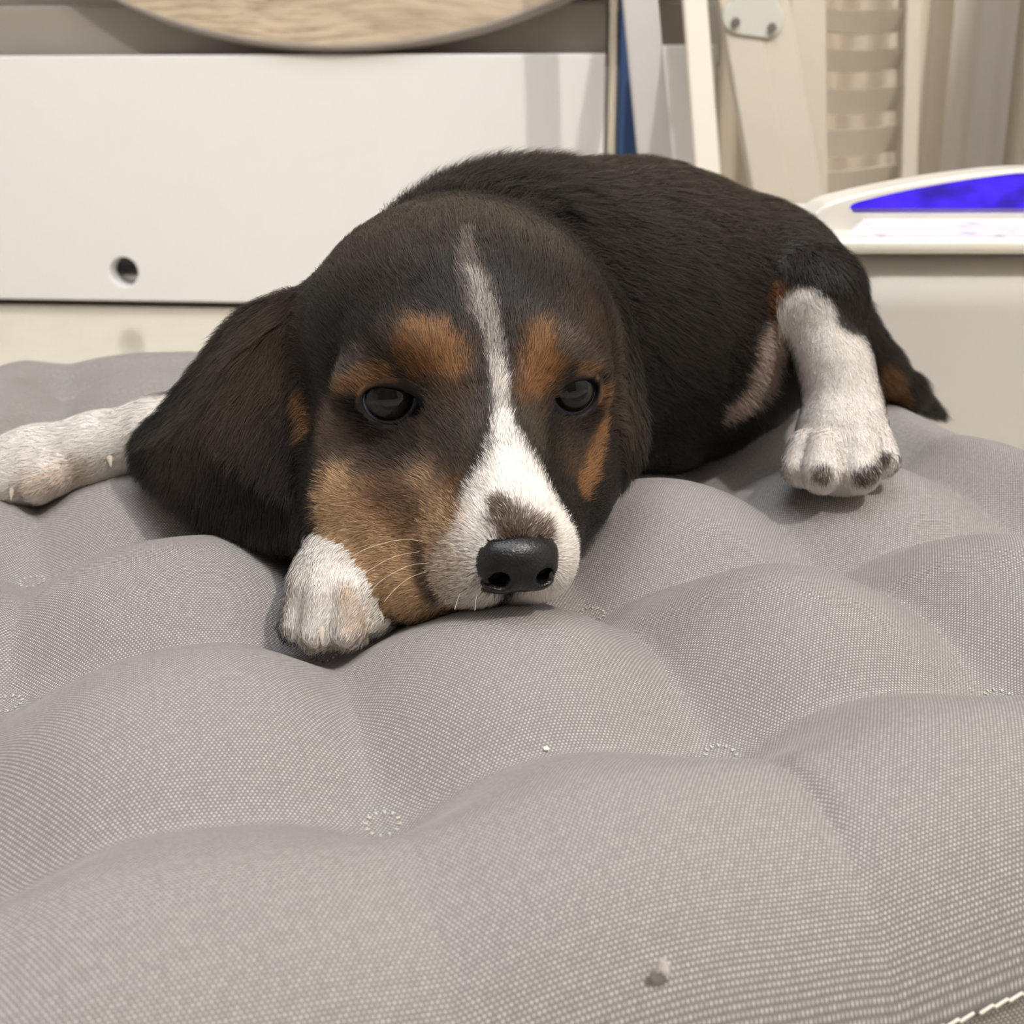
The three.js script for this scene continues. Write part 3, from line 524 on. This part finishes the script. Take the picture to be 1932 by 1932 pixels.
// coat markings: chains of spots that lie on the skin; radius in metres
const BLACK = [0.0160, 0.0132, 0.0108], DARK = [0.056, 0.044, 0.034], TAN = [0.235, 0.115, 0.047], RUST = [0.15, 0.062, 0.023], FAWN = [0.58, 0.37, 0.205], WHITE = [0.91, 0.845, 0.78], PINK = [0.58, 0.44, 0.37], MAUVE = [0.130, 0.086, 0.062], BROWN = [0.085, 0.047, 0.027], GREY = [0.16, 0.125, 0.105], LIP = [0.060, 0.033, 0.024];
const marks = [];
let only = null;
const mark = (color, soft, strength, ...pts) => marks.push({ color, soft, strength, only, pts: pts.map(([px, py, r]) => { const p = skinAt(px, py); return [p.x, p.y, p.z, r / 1000]; }) });
function markings() {
  const f = (px) => px; // radii below are in millimetres
  // brown sheen of lit fur on forehead and ears, painted into the coat colour
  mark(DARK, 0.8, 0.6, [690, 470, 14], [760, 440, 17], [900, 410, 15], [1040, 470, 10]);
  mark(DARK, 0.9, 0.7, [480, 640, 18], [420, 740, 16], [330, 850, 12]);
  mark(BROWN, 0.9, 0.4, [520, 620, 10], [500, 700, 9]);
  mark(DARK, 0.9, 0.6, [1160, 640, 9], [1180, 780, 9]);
  // fawn cheek and muzzle side
  only = ['head'];
  mark(MAUVE, 0.6, 0.9, [640, 810, 7], [680, 890, 11], [800, 900, 12], [860, 800, 6]);
  mark(BROWN, 0.7, 0.5, [1090, 820, 6], [1085, 880, 6]);
  mark(FAWN, 0.5, 0.95, [640, 950, 8], [680, 1020, 11], [750, 1095, 10], [720, 1060, 10]);
  mark(FAWN, 0.6, 0.4, [780, 970, 9], [820, 900, 4]);
  mark(TAN, 0.7, 0.45, [720, 950, 8], [800, 1000, 9], [850, 930, 6]);
  only = null; mark(TAN, 0.6, 0.65, [592, 815, 2.0], [582, 770, 2.2], [572, 735, 1.8]); only = ['head'];
  mark(BROWN, 0.8, 0.6, [750, 935, 4], [790, 970, 4]);
  mark(TAN, 0.55, 0.85, [1138, 745, 2.4], [1132, 800, 2.9], [1118, 860, 3.0], [1098, 925, 3.0]);
  // dark masks round and below the eyes
  mark(BLACK, 0.55, 0.9, [745, 765, 9.5]); mark(BLACK, 0.6, 0.85, [720, 810, 6], [745, 845, 7], [780, 840, 5]);
  mark(BLACK, 0.55, 0.9, [1072, 755, 8.5]); mark(BLACK, 0.6, 0.8, [1085, 820, 6]);
  mark(DARK, 0.6, 0.8, [850, 770, 8], [860, 850, 7]); mark(DARK, 0.6, 0.8, [1000, 790, 6], [1015, 830, 5]);
  // tan brows
  mark(BROWN, 0.7, 0.7, [780, 640, 6], [850, 690, 7.5], [860, 740, 5]); mark(TAN, 0.6, 0.85, [788, 634, 3.2], [825, 650, 4.4], [852, 695, 4.2]); mark(RUST, 0.6, 0.6, [775, 660, 3], [800, 690, 4]);
  mark(BROWN, 0.7, 0.7, [1020, 650, 6], [1010, 730, 7]); mark(TAN, 0.6, 0.85, [1022, 642, 3.3], [1020, 690, 4.7], [1002, 728, 4.0]); mark(RUST, 0.6, 0.5, [1045, 690, 3.5], [985, 745, 3.5]);
  mark(GREY, 0.7, 0.5, [690, 700, 5], [650, 715, 4]); mark(TAN, 0.6, 0.6, [730, 710, 2.8], [690, 722, 2.8], [650, 740, 2.4]);
  mark(GREY, 0.7, 0.5, [1075, 655, 4], [1110, 690, 4]); mark(TAN, 0.6, 0.55, [1095, 705, 3], [1120, 720, 2.6]);
  // white blaze and muzzle
  mark(GREY, 0.6, 0.7, [885, 450, 1.6], [890, 520, 3], [912, 590, 4.4]);
  mark([0.36, 0.32, 0.285], 0.5, 0.7, [893, 530, 1.4], [918, 600, 2.9], [938, 680, 2.3], [944, 750, 2.2]);
  mark([0.58, 0.525, 0.475], 0.6, 0.7, [936, 690, 1.6], [944, 750, 2.0], [950, 810, 2.6]);
  mark(WHITE, 0.6, 0.8, [948, 790, 1.2], [950, 800, 2.3], [962, 850, 4.4], [985, 910, 7.5]);
  mark(WHITE, 0.35, 1.0, [975, 900, 7.5], [1020, 960, 8.5], [1070, 1040, 8], [1075, 1090, 7], [1010, 1130, 6]);
  mark(WHITE, 0.4, 0.95, [930, 940, 7], [900, 1010, 6], [870, 1060, 7], [850, 1110, 7], [900, 1130, 6]);
  mark(FAWN, 0.7, 0.55, [840, 990, 6], [830, 1060, 7], [810, 1115, 7]); mark(GREY, 0.8, 0.25, [850, 1050, 6], [850, 1110, 6]);
  mark(LIP, 0.6, 0.75, [795, 1035, 2.0], [800, 1080, 2.2], [822, 1125, 2.0]);
  mark(BROWN, 0.5, 0.9, [943, 955, 2.6], [962, 985, 4.6], [985, 1005, 5.4], [1020, 1010, 4]);
  mark(LIP, 0.5, 0.9, [1105, 1030, 2], [1102, 1065, 2]);
  only = null; // body and limbs
  mark(DARK, 0.9, 0.35, [1200, 330, 26], [1400, 380, 22]);
  mark(BROWN, 0.8, 0.35, [1120, 620, 10], [1160, 760, 9]);
  only = ['armL'];
  mark(WHITE, 0.2, 1.0, [30, 890, 22], [150, 850, 20], [280, 815, 24], [420, 790, 30]);
  mark(FAWN, 0.7, 0.35, [60, 915, 5], [150, 890, 5]);
  only = ['armR'];
  mark(WHITE, 0.25, 1.0, [640, 1060, 16], [620, 1130, 15], [620, 1190, 13], [690, 1140, 11]);
  mark(FAWN, 0.8, 0.45, [650, 1105, 2.4], [680, 1165, 4]); 
  only = ['thigh', 'shank', 'inner', 'torso'];
  mark(RUST, 0.5, 0.95, [1460, 560, 7], [1452, 605, 5]);
  mark(PINK, 0.4, 0.95, [1440, 640, 8], [1420, 720, 8], [1370, 760, 6]);
  mark(WHITE, 0.22, 1.0, [1510, 585, 9], [1545, 625, 11], [1580, 690, 15], [1595, 780, 18], [1590, 860, 20]);
  mark(BLACK, 0.35, 0.95, [1600, 560, 6], [1605, 600, 5.5]);
  mark(BROWN, 0.5, 0.75, [1552, 892, 3.2]); mark(LIP, 0.5, 0.85, [1625, 900, 3], [1650, 890, 3], [1668, 862, 2.6]);
  only = ['tail']; mark(TAN, 0.6, 0.6, [1655, 700, 5], [1690, 745, 4]); only = null;
}
function coat(x, y, z, dither, group) {
  let r = BLACK[0], g = BLACK[1], b = BLACK[2];
  for (const m of marks) {
    if (m.only && group && !m.only.includes(group)) continue;
    let q = 9; const P = m.pts;
    for (let i = 0; i < P.length; i++) {
      const A = P[i], Bp = P[Math.min(i + 1, P.length - 1)], bx = Bp[0] - A[0], by = Bp[1] - A[1], bz = Bp[2] - A[2], l = bx * bx + by * by + bz * bz;
      const h = l > 1e-12 ? clamp(((x - A[0]) * bx + (y - A[1]) * by + (z - A[2]) * bz) / l) : 0, dx = x - A[0] - bx * h, dy = y - A[1] - by * h, dz = z - A[2] - bz * h;
      q = Math.min(q, Math.sqrt(dx * dx + dy * dy + dz * dz) / (A[3] + (Bp[3] - A[3]) * h));
      if (q < 0.3) break;
    }
    if (q > 1 + m.soft) continue;
    let f = m.strength * (1 - sstep(1 - m.soft, 1 + m.soft, q));
    if (dither !== undefined) f = lerp(f, f > dither ? 1 : 0, 0.55);
    r += (m.color[0] - r) * f; g += (m.color[1] - g) * f; b += (m.color[2] - b) * f;
  }
  return [r, g, b];
}
// lie of the coat: which way hairs point on each part, how long they are (mm) and how dense (per cm2)
const sub = (a, b) => b.clone().sub(a).normalize(), jp = (c, k) => V(c[k], c[k + 1], c[k + 2]);
const NOSE = headW(0, -0.024, 0.052), EARA = W(610, 545, 0.3), EARB = W(1110, 560, 0.32);
const LIE = {
  head: (p) => p.clone().sub(NOSE), earR: (p) => p.clone().sub(EARA).add(V(0, -0.02, 0)), earL: (p) => p.clone().sub(EARB).add(V(0, -0.02, 0)),
  torso: () => sub(jp(TORSO[0], 0), jp(TORSO[2], 4)).add(V(0, -0.45, 0)), thigh: () => V(0.25, -1, 0.1), shank: () => V(0.15, -1, 0.25), inner: () => V(-0.4, -1, 0), tail: () => sub(jp(TAIL[0], 0), jp(TAIL[2], 4)),
  armL: () => sub(jp(ARM_L[0], 0), jp(ARM_L[3], 4)), armR: () => sub(jp(ARM_R[0], 0), jp(ARM_R[1], 4)).add(V(-0.05, -0.25, 0.1)),
};
const LEN = { head: 4.2, earR: 5.5, earL: 5.5, torso: 8, thigh: 6, shank: 1.8, inner: 1.3, tail: 7, armL: 2.6, armR: 2.3 };
{
  const t0 = Date.now();
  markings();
  const pup = thing('puppy', 'black, tan and white beagle puppy lying with its chin on the cushion', 'puppy', [0.06, CREST - 0.02, -0.36]);
  const O = pup.position;
  const bodyF = (x, y, z) => body(x, y, z);
  const g = netGeometry(bodyF, [-0.225, CAMY - 0.155, -0.492], [0.205, CAMY - 0.012, -0.200], 0.0015, 0.0006);
  console.log('skin', g.attributes.position.count, g.index.count / 3, Date.now() - t0);
  const P = g.attributes.position.array, NRM = g.attributes.normal.array, I = g.index.array, C = new Float32Array(P.length);
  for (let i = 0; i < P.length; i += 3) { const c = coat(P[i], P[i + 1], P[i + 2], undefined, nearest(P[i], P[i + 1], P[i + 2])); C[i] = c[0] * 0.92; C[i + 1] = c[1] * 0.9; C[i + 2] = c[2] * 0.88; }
  for (let i = 0; i < P.length; i += 3) { toHead(P[i], P[i + 1], P[i + 2], tmp3); const d = Math.hypot(tmp3[0] * 0.8, tmp3[1] + 0.0265, tmp3[2] - 0.039); if (d < 0.0105) { const f = 1 - sstep(0.0088, 0.0105, d); for (let k = 0; k < 3; k++) C[i + k] = lerp(C[i + k], 0.012, f); } }
  // bare dark lid rims
  for (let i = 0; i < P.length; i += 3) { toHead(P[i], P[i + 1], P[i + 2], tmp3); for (const e of EYES) { const d = Math.hypot(tmp3[0] - e[0], (tmp3[1] - e[1]) * 1.25); if (tmp3[2] > -0.014 && d < 0.0092) { const f = 1 - sstep(0.0078, 0.0092, d); C[i] = lerp(C[i], 0.012, f); C[i + 1] = lerp(C[i + 1], 0.010, f); C[i + 2] = lerp(C[i + 2], 0.011, f); } } }
  g.setAttribute('color', new THREE.BufferAttribute(C, 3));
  const skinG = g.clone(); skinG.translate(-O.x, -O.y, -O.z);
  part('body', skinG, new THREE.MeshPhysicalMaterial({ vertexColors: true, roughness: 0.62, specularIntensity: 0.5 }), pup);

  // hidden skin (behind the head, under the belly) carries no hairs
  const hidden = new Uint8Array(P.length / 3);
  for (let i = 0; i < P.length; i += 3) {
    let s = 0.012; const d = V(-P[i], CAMY - P[i + 1], -P[i + 2]).normalize();
    for (let k = 0; k < 24 && s < 0.25; k++) { const dd = body(P[i] + d.x * s, P[i + 1] + d.y * s, P[i + 2] + d.z * s); if (dd < -0.005) { hidden[i / 3] = 1; break; } s += Math.max(0.006, dd * 0.9); }
  }
  console.log('hidden', Date.now() - t0);
  // ---- coat: fine tapered hairs
  const MAXH = 700000, hp = new Float32Array(MAXH * 15), hn = new Float32Array(MAXH * 15), hc = new Float32Array(MAXH * 15), hi = new Uint32Array(MAXH * 9);
  const SCRUFF = skinAt(860, 352); let nH = 0; const eye = V(0, CAMY, 0), camSide = 0.07;
  const a = V(), b = V(), c = V(), n = V(), p = V(), dir = V(), q = V(), side = V(), w = V();
  const tris = I.length / 3; let DENS = 1000;
  for (const pass of [0, 1]) {
  let want = 0; const step = pass ? 1 : 9;
  if (pass) console.log('density', DENS);
  for (let t = 0; t < tris && nH < MAXH; t += step) {
    const ia = I[t * 3] * 3, ib = I[t * 3 + 1] * 3, ic = I[t * 3 + 2] * 3;
    a.set(P[ia], P[ia + 1], P[ia + 2]); b.set(P[ib], P[ib + 1], P[ib + 2]); c.set(P[ic], P[ic + 1], P[ic + 2]);
    const area = b.clone().sub(a).cross(c.clone().sub(a)).length() / 2;
    if (hidden[ia / 3] && hidden[ib / 3]) continue;
    n.set(NRM[ia], NRM[ia + 1], NRM[ia + 2]);
    q.copy(eye).sub(a).normalize(); const facing = n.dot(q); if (facing < -0.35) continue;
    toHead(a.x, a.y, a.z, tmp3); const hx = tmp3[0], hy = tmp3[1], hz = tmp3[2];
    if (hz > 0.0375 && Math.abs(hx) < 0.0082 && hy > -0.0335 && hy < -0.0208) continue;             // under the nose leather
    let inEye = false; for (const e of EYES) if (hz > -0.014 && Math.hypot(hx - e[0], (hy - e[1]) * 1.25) < 0.0084) inEye = true; if (inEye) continue;
    // weights of the parts
    let rise = 0, ws = 0, len = 0, sd = 1e9, near = 'torso'; dir.set(0, 0, 0);
    for (const gname of GN) { const d = gd(gname, a.x, a.y, a.z); if (d < sd) { sd = d; near = gname; } if (d > 0.02) continue; const wt = Math.exp(-Math.max(d, -0.004) / 0.003); dir.addScaledVector(LIE[gname](a).normalize(), wt); len += LEN[gname] * wt; ws += wt; }
    if (!ws) continue; len /= ws * 1000;
    if (near === 'head') { const m = sstep(-0.005, 0.03, hz); len *= lerp(1.15, 0.5, m) * lerp(1, 0.7, sstep(-0.01, 0.005, hz) * (1 - m)); }
    if (near === 'torso') { const sc = 1 - sstep(0.03, 0.055, Math.hypot(a.x - SCRUFF.x, (a.y - SCRUFF.y) * 2, a.z - SCRUFF.z)); len *= 1 + 0.3 * sc; rise = sc * 0.5; }
    if (near === 'torso' || near === 'inner' || near === 'thigh') { const [aa, bb] = toAB(a.x, a.z); if (a.y < cushionTop(aa, bb) - 0.004) continue; }
    const dens = DENS * (near === 'head' ? 1.7 : near === 'torso' ? 0.62 : near === 'armL' || near === 'shank' || near === 'armR' ? 1.25 : 1.0) * (facing < 0.0 ? 0.5 : 1);
    if (!pass) { want += area * 1e4 * dens * step; continue; }
    let cnt = area * 1e4 * dens; cnt = Math.floor(cnt) + (rnd() < cnt - Math.floor(cnt) ? 1 : 0);
    for (let k = 0; k < cnt && nH < MAXH; k++) {
      let u = rnd(), v = rnd(); if (u + v > 1) { u = 1 - u; v = 1 - v; }
      p.copy(a).addScaledVector(w.copy(b).sub(a), u).addScaledVector(w.copy(c).sub(a), v);
      const cl = fbm(p.x * 260, p.y * 260, p.z * 260, 2), cl2 = perlin.noise(p.x * 95 + 7, p.y * 95, p.z * 95);
      q.copy(dir).addScaledVector(n, -dir.dot(n)).normalize(); if (!(q.lengthSq() > 0.5)) q.set(0, -1, 0);
      side.copy(q).cross(n).normalize();
      q.addScaledVector(side, (rnd() - 0.5) * 0.5 + cl * 0.9 + cl2 * 0.35).normalize();
      const lift = rise * rnd() + 0.24 + 0.22 * rnd() + cl2 * 0.12, L = len * (0.6 + 0.75 * rnd()), wd = (0.00005 + 0.00003 * rnd()) * (near === 'torso' || near === 'thigh' ? 1.3 : 1);
      side.copy(q).cross(n).normalize().addScaledVector(n, (rnd() - 0.5) * 1.2).normalize();
      const o = nH * 15, i5 = nH * 5, i9 = nH * 9;
      const mx = p.x + (q.x * 0.5 + n.x * lift * 0.62) * L, my = p.y + (q.y * 0.5 + n.y * lift * 0.62) * L, mz = p.z + (q.z * 0.5 + n.z * lift * 0.62) * L;
      const tx = p.x + (q.x * 0.98 + n.x * lift * 0.78) * L, ty = p.y + (q.y * 0.98 + n.y * lift * 0.78) * L - L * 0.05, tz = p.z + (q.z * 0.98 + n.z * lift * 0.78) * L;
      const rx = p.x - n.x * 0.0003, ry = p.y - n.y * 0.0003, rz = p.z - n.z * 0.0003;
      const put = (s, x, y, z, sg) => { hp[o + s * 3] = x + side.x * wd * sg - O.x; hp[o + s * 3 + 1] = y + side.y * wd * sg - O.y; hp[o + s * 3 + 2] = z + side.z * wd * sg - O.z; };
      put(0, rx, ry, rz, -1); put(1, rx, ry, rz, 1); put(2, mx, my, mz, -0.85); put(3, mx, my, mz, 0.85); put(4, tx, ty, tz, 0);
      // shading normal: mostly the skin's, bent along the hair
      const jit = (rnd() - 0.5) * 0.7;
      const nx = n.x + q.x * 0.12 + side.x * jit, ny = n.y + q.y * 0.12 + side.y * jit, nz = n.z + q.z * 0.12 + side.z * jit, nl = 1 / Math.hypot(nx, ny, nz);
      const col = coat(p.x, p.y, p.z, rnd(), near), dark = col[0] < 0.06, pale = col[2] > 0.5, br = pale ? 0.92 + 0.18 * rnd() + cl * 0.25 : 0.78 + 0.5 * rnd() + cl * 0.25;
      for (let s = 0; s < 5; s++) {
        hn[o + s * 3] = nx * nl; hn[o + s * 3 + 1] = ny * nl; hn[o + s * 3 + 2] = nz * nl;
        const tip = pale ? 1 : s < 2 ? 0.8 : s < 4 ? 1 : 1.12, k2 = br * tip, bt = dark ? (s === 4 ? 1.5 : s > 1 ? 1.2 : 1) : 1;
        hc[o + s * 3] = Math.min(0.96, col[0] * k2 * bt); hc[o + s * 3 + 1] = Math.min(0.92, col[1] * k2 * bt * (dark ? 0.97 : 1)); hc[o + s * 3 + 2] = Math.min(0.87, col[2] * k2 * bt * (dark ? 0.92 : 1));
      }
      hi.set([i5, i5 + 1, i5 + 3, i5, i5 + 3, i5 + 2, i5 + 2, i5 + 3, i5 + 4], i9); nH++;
    }
  }
  if (!pass) DENS *= MAXH * 0.995 / want;
  }
  console.log('hairs', nH, Date.now() - t0);
  const hg = new THREE.BufferGeometry();
  hg.setAttribute('position', new THREE.BufferAttribute(hp.subarray(0, nH * 15), 3)); hg.setAttribute('normal', new THREE.BufferAttribute(hn.subarray(0, nH * 15), 3)); hg.setAttribute('color', new THREE.BufferAttribute(hc.subarray(0, nH * 15), 3)); hg.setIndex(new THREE.BufferAttribute(hi.subarray(0, nH * 9), 1));
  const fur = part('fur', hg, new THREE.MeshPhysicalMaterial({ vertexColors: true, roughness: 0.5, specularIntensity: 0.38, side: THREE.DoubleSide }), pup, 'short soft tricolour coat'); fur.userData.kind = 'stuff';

  // ---- eyes
  for (let i = 0; i < 2; i++) {
    const e = EYES[i], eg = new THREE.SphereGeometry(EYE_R, 72, 110), pos = eg.attributes.position, col = [];
    const gaze = V(i ? 0.12 : -0.06, 0.20, 0.96).normalize(), turn = new THREE.Quaternion().setFromUnitVectors(V(0, 1, 0), gaze);
    for (let k = 0; k < pos.count; k++) {
      const ang = Math.acos(clamp(pos.getY(k) / EYE_R, -1, 1)), an = Math.atan2(pos.getZ(k), pos.getX(k)), fib = 0.85 + 0.5 * perlin.noise(Math.cos(an) * 7, Math.sin(an) * 7, ang * 5 + i);
      const m = (c1, c2, a0, a1) => { const t = sstep(a0, a1, ang); return c1.map((v, q) => lerp(v, c2[q], t)); };
      let c3 = m([0.0025, 0.0025, 0.0028], [0.018 * fib, 0.015 * fib, 0.012 * fib], 0.30, 0.36); c3 = m(c3, [0.005, 0.005, 0.006], 0.56, 0.66); c3 = m(c3, [0.20, 0.21, 0.27], 0.70, 0.78);
      col.push(...c3);
    }
    eg.applyQuaternion(turn);
    eg.setAttribute('color', new THREE.Float32BufferAttribute(col, 3));
    eg.applyMatrix4(new THREE.Matrix4().makeTranslation(...e)).applyMatrix4(HEAD).translate(-O.x, -O.y, -O.z);
    part('eye', eg, new THREE.MeshPhysicalMaterial({ vertexColors: true, roughness: 0.5, specularIntensity: 0.1, clearcoat: 0.65, clearcoatRoughness: 0.02 }), pup, 'glossy dark brown eye');
  }
  // ---- nose leather
  const noseF = (x, y, z) => {
    const wx = 0.0097 + (y + 0.0265) * 0.36, yy = y + 0.0262;
    let d = ellip(x, yy, z - 0.0385, [0, 0, 0, wx, 0.0073, 0.0068]);
    d = smin(d, ellip(Math.abs(x), y, z, [0.0052, -0.0286, 0.0400, 0.0041, 0.0040, 0.0046]), 0.003);
    const ax = Math.abs(x);
    d = smax(d, -capsule(ax, y, z, [0.0052, -0.0280, 0.0462, 0.0020, 0.0056, -0.0270, 0.0385, 0.0022]), 0.0012);
    d = smax(d, -capsule(ax, y, z, [0.0068, -0.0282, 0.0445, 0.0010, 0.0096, -0.0292, 0.0400, 0.0006]), 0.0010);
    d = smax(d, -capsule(x, y, z, [0, -0.0290, 0.0462, 0.0002, 0, -0.0345, 0.0435, 0.0005]), 0.0010);
    return d + 0.00006 * perlin.noise(x * 2600, y * 2600, z * 2600) + 0.00003 * perlin.noise(x * 5200, y * 5200, z * 5200);
  };
  const ng = netGeometry(noseF, [-0.0118, -0.0362, 0.0295], [0.0118, -0.0165, 0.0485], 0.00024, 0.00018);
  ng.applyMatrix4(HEAD).translate(-O.x, -O.y, -O.z);
  part('nose', ng, new THREE.MeshPhysicalMaterial({ color: new THREE.Color(0.007, 0.0065, 0.0065), roughness: 0.34, specularIntensity: 0.6, clearcoat: 0.12, clearcoatRoughness: 0.2 }), pup, 'damp black nose');
  // ---- claws
  const claw = (px, py, d, dx, dy, len, rad, col) => {
    const p0 = W(px, py, d), p1 = W(px + dx, py + dy, d - 0.0015), ax = p1.clone().sub(p0).normalize();
    const prof = [], m = 10; for (let i = 0; i <= m; i++) { const tt = i / m; prof.push(new THREE.Vector2(rad * Math.pow(1 - tt, 0.6) * (1 - 0.2 * tt) + 0.00005, tt * len)); }
    const cg = new THREE.LatheGeometry(prof, 12), pp = cg.attributes.position; for (let i = 0; i < pp.count; i++) { const tt = pp.getY(i) / len; pp.setZ(i, pp.getZ(i) - 0.25 * len * tt * tt); } cg.computeVertexNormals();
    const z = V(0, 1, 0.2).addScaledVector(ax, -V(0, 1, 0.2).dot(ax)).normalize(), x = ax.clone().cross(z); cg.applyMatrix4(new THREE.Matrix4().makeBasis(x, ax, z).setPosition(p0)).translate(-O.x, -O.y, -O.z);
    part('claw', cg, col, pup);
  };
  const pale = new THREE.MeshPhysicalMaterial({ color: srgb(214, 200, 186), roughness: 0.35 }), horn = new THREE.MeshPhysicalMaterial({ color: srgb(96, 78, 66), roughness: 0.35 });
  claw(553, 1180, 0.2570, -4, 26, 0.0040, 0.0010, pale); claw(606, 1184, 0.2515, 1, 26, 0.0040, 0.0011, pale); claw(716, 1142, 0.2550, 6, 22, 0.0042, 0.0010, pale); claw(540, 1140, 0.262, -4, 22, 0.004, 0.001, horn);
  claw(1549, 880, 0.3275, -1, 16, 0.0042, 0.0014, horn); claw(1620, 876, 0.3275, -4, 20, 0.0042, 0.0012, pale); claw(1508, 880, 0.333, 0, 16, 0.004, 0.0012, pale); claw(1664, 852, 0.3335, 6, 14, 0.0042, 0.0013, horn);
  claw(24, 918, 0.336, -6, 22, 0.0044, 0.0011, pale); claw(207, 862, 0.339, 2, 18, 0.0036, 0.0011, pale);
  // ---- whiskers
  const wm = new THREE.MeshPhysicalMaterial({ color: srgb(225, 205, 180), roughness: 0.4 });
  for (const pts of [[[800, 1022], [760, 1018], [700, 1032], [640, 1062]], [[795, 1040], [740, 1052], [690, 1080], [650, 1110]], [[812, 1062], [770, 1068], [720, 1095], [690, 1125]], [[806, 1078], [770, 1092], [745, 1112], [725, 1135]], [[900, 1122], [897, 1138], [896, 1152]], [[868, 1118], [862, 1136], [858, 1150]], [[1000, 1140], [990, 1158], [984, 1172]]]) {
    const base = skinAt(...pts[0]), d0 = -(base.y - CAMY) * SP - base.z * CP;
    const tip = pts.map(([x, y], i) => (i ? W(x, y, d0 - 0.004 - 0.0025 * i) : base));
    const tg = new THREE.TubeGeometry(new THREE.CatmullRomCurve3(tip), 24, 0.000045, 5); tg.translate(-O.x, -O.y, -O.z); part('whisker', tg, wm, pup);
  }
  console.log('puppy done', Date.now() - t0);
}
buildCushion();
// crumbs lying on the cushion
{
  const settle = (px, py) => { let p = onHeight(px, py, CREST); for (let i = 0; i < 8; i++) { const [a, b] = toAB(p.x, p.z); p = onHeight(px, py, cushionTop(a, b)); } return p; };
  const crumb = (px, py, rx, ry, rz, color, label) => {
    const g = new THREE.IcosahedronGeometry(1, 3), q = g.attributes.position; for (let i = 0; i < q.count; i++) { const k = 1 + 0.45 * perlin.noise(q.getX(i) * 1.7 + px, q.getY(i) * 1.7, q.getZ(i) * 1.7); q.setXYZ(i, q.getX(i) * k * rx, q.getY(i) * k * ry, q.getZ(i) * k * rz); }
    g.computeVertexNormals(); const m = part(numbered('crumb'), g, mat(color, { roughness: 0.9 }), scene), p = settle(px, py); m.position.set(p.x, p.y + ry * 0.5, p.z); m.rotation.y = px; m.userData = { label, category: 'crumb' };
  };
  crumb(1238, 1852, 0.0017, 0.0006, 0.0011, srgb(92, 84, 78), 'dark brown crumb on the front pillow of the cushion');
  crumb(1252, 1830, 0.0014, 0.0006, 0.0008, srgb(160, 152, 144), 'pale grey crumb touching the dark crumb');
  crumb(1030, 1414, 0.0006, 0.0004, 0.0005, srgb(232, 226, 214), 'tiny white lint ball on the cushion below the nose');
}
renderer.render(scene, camera);
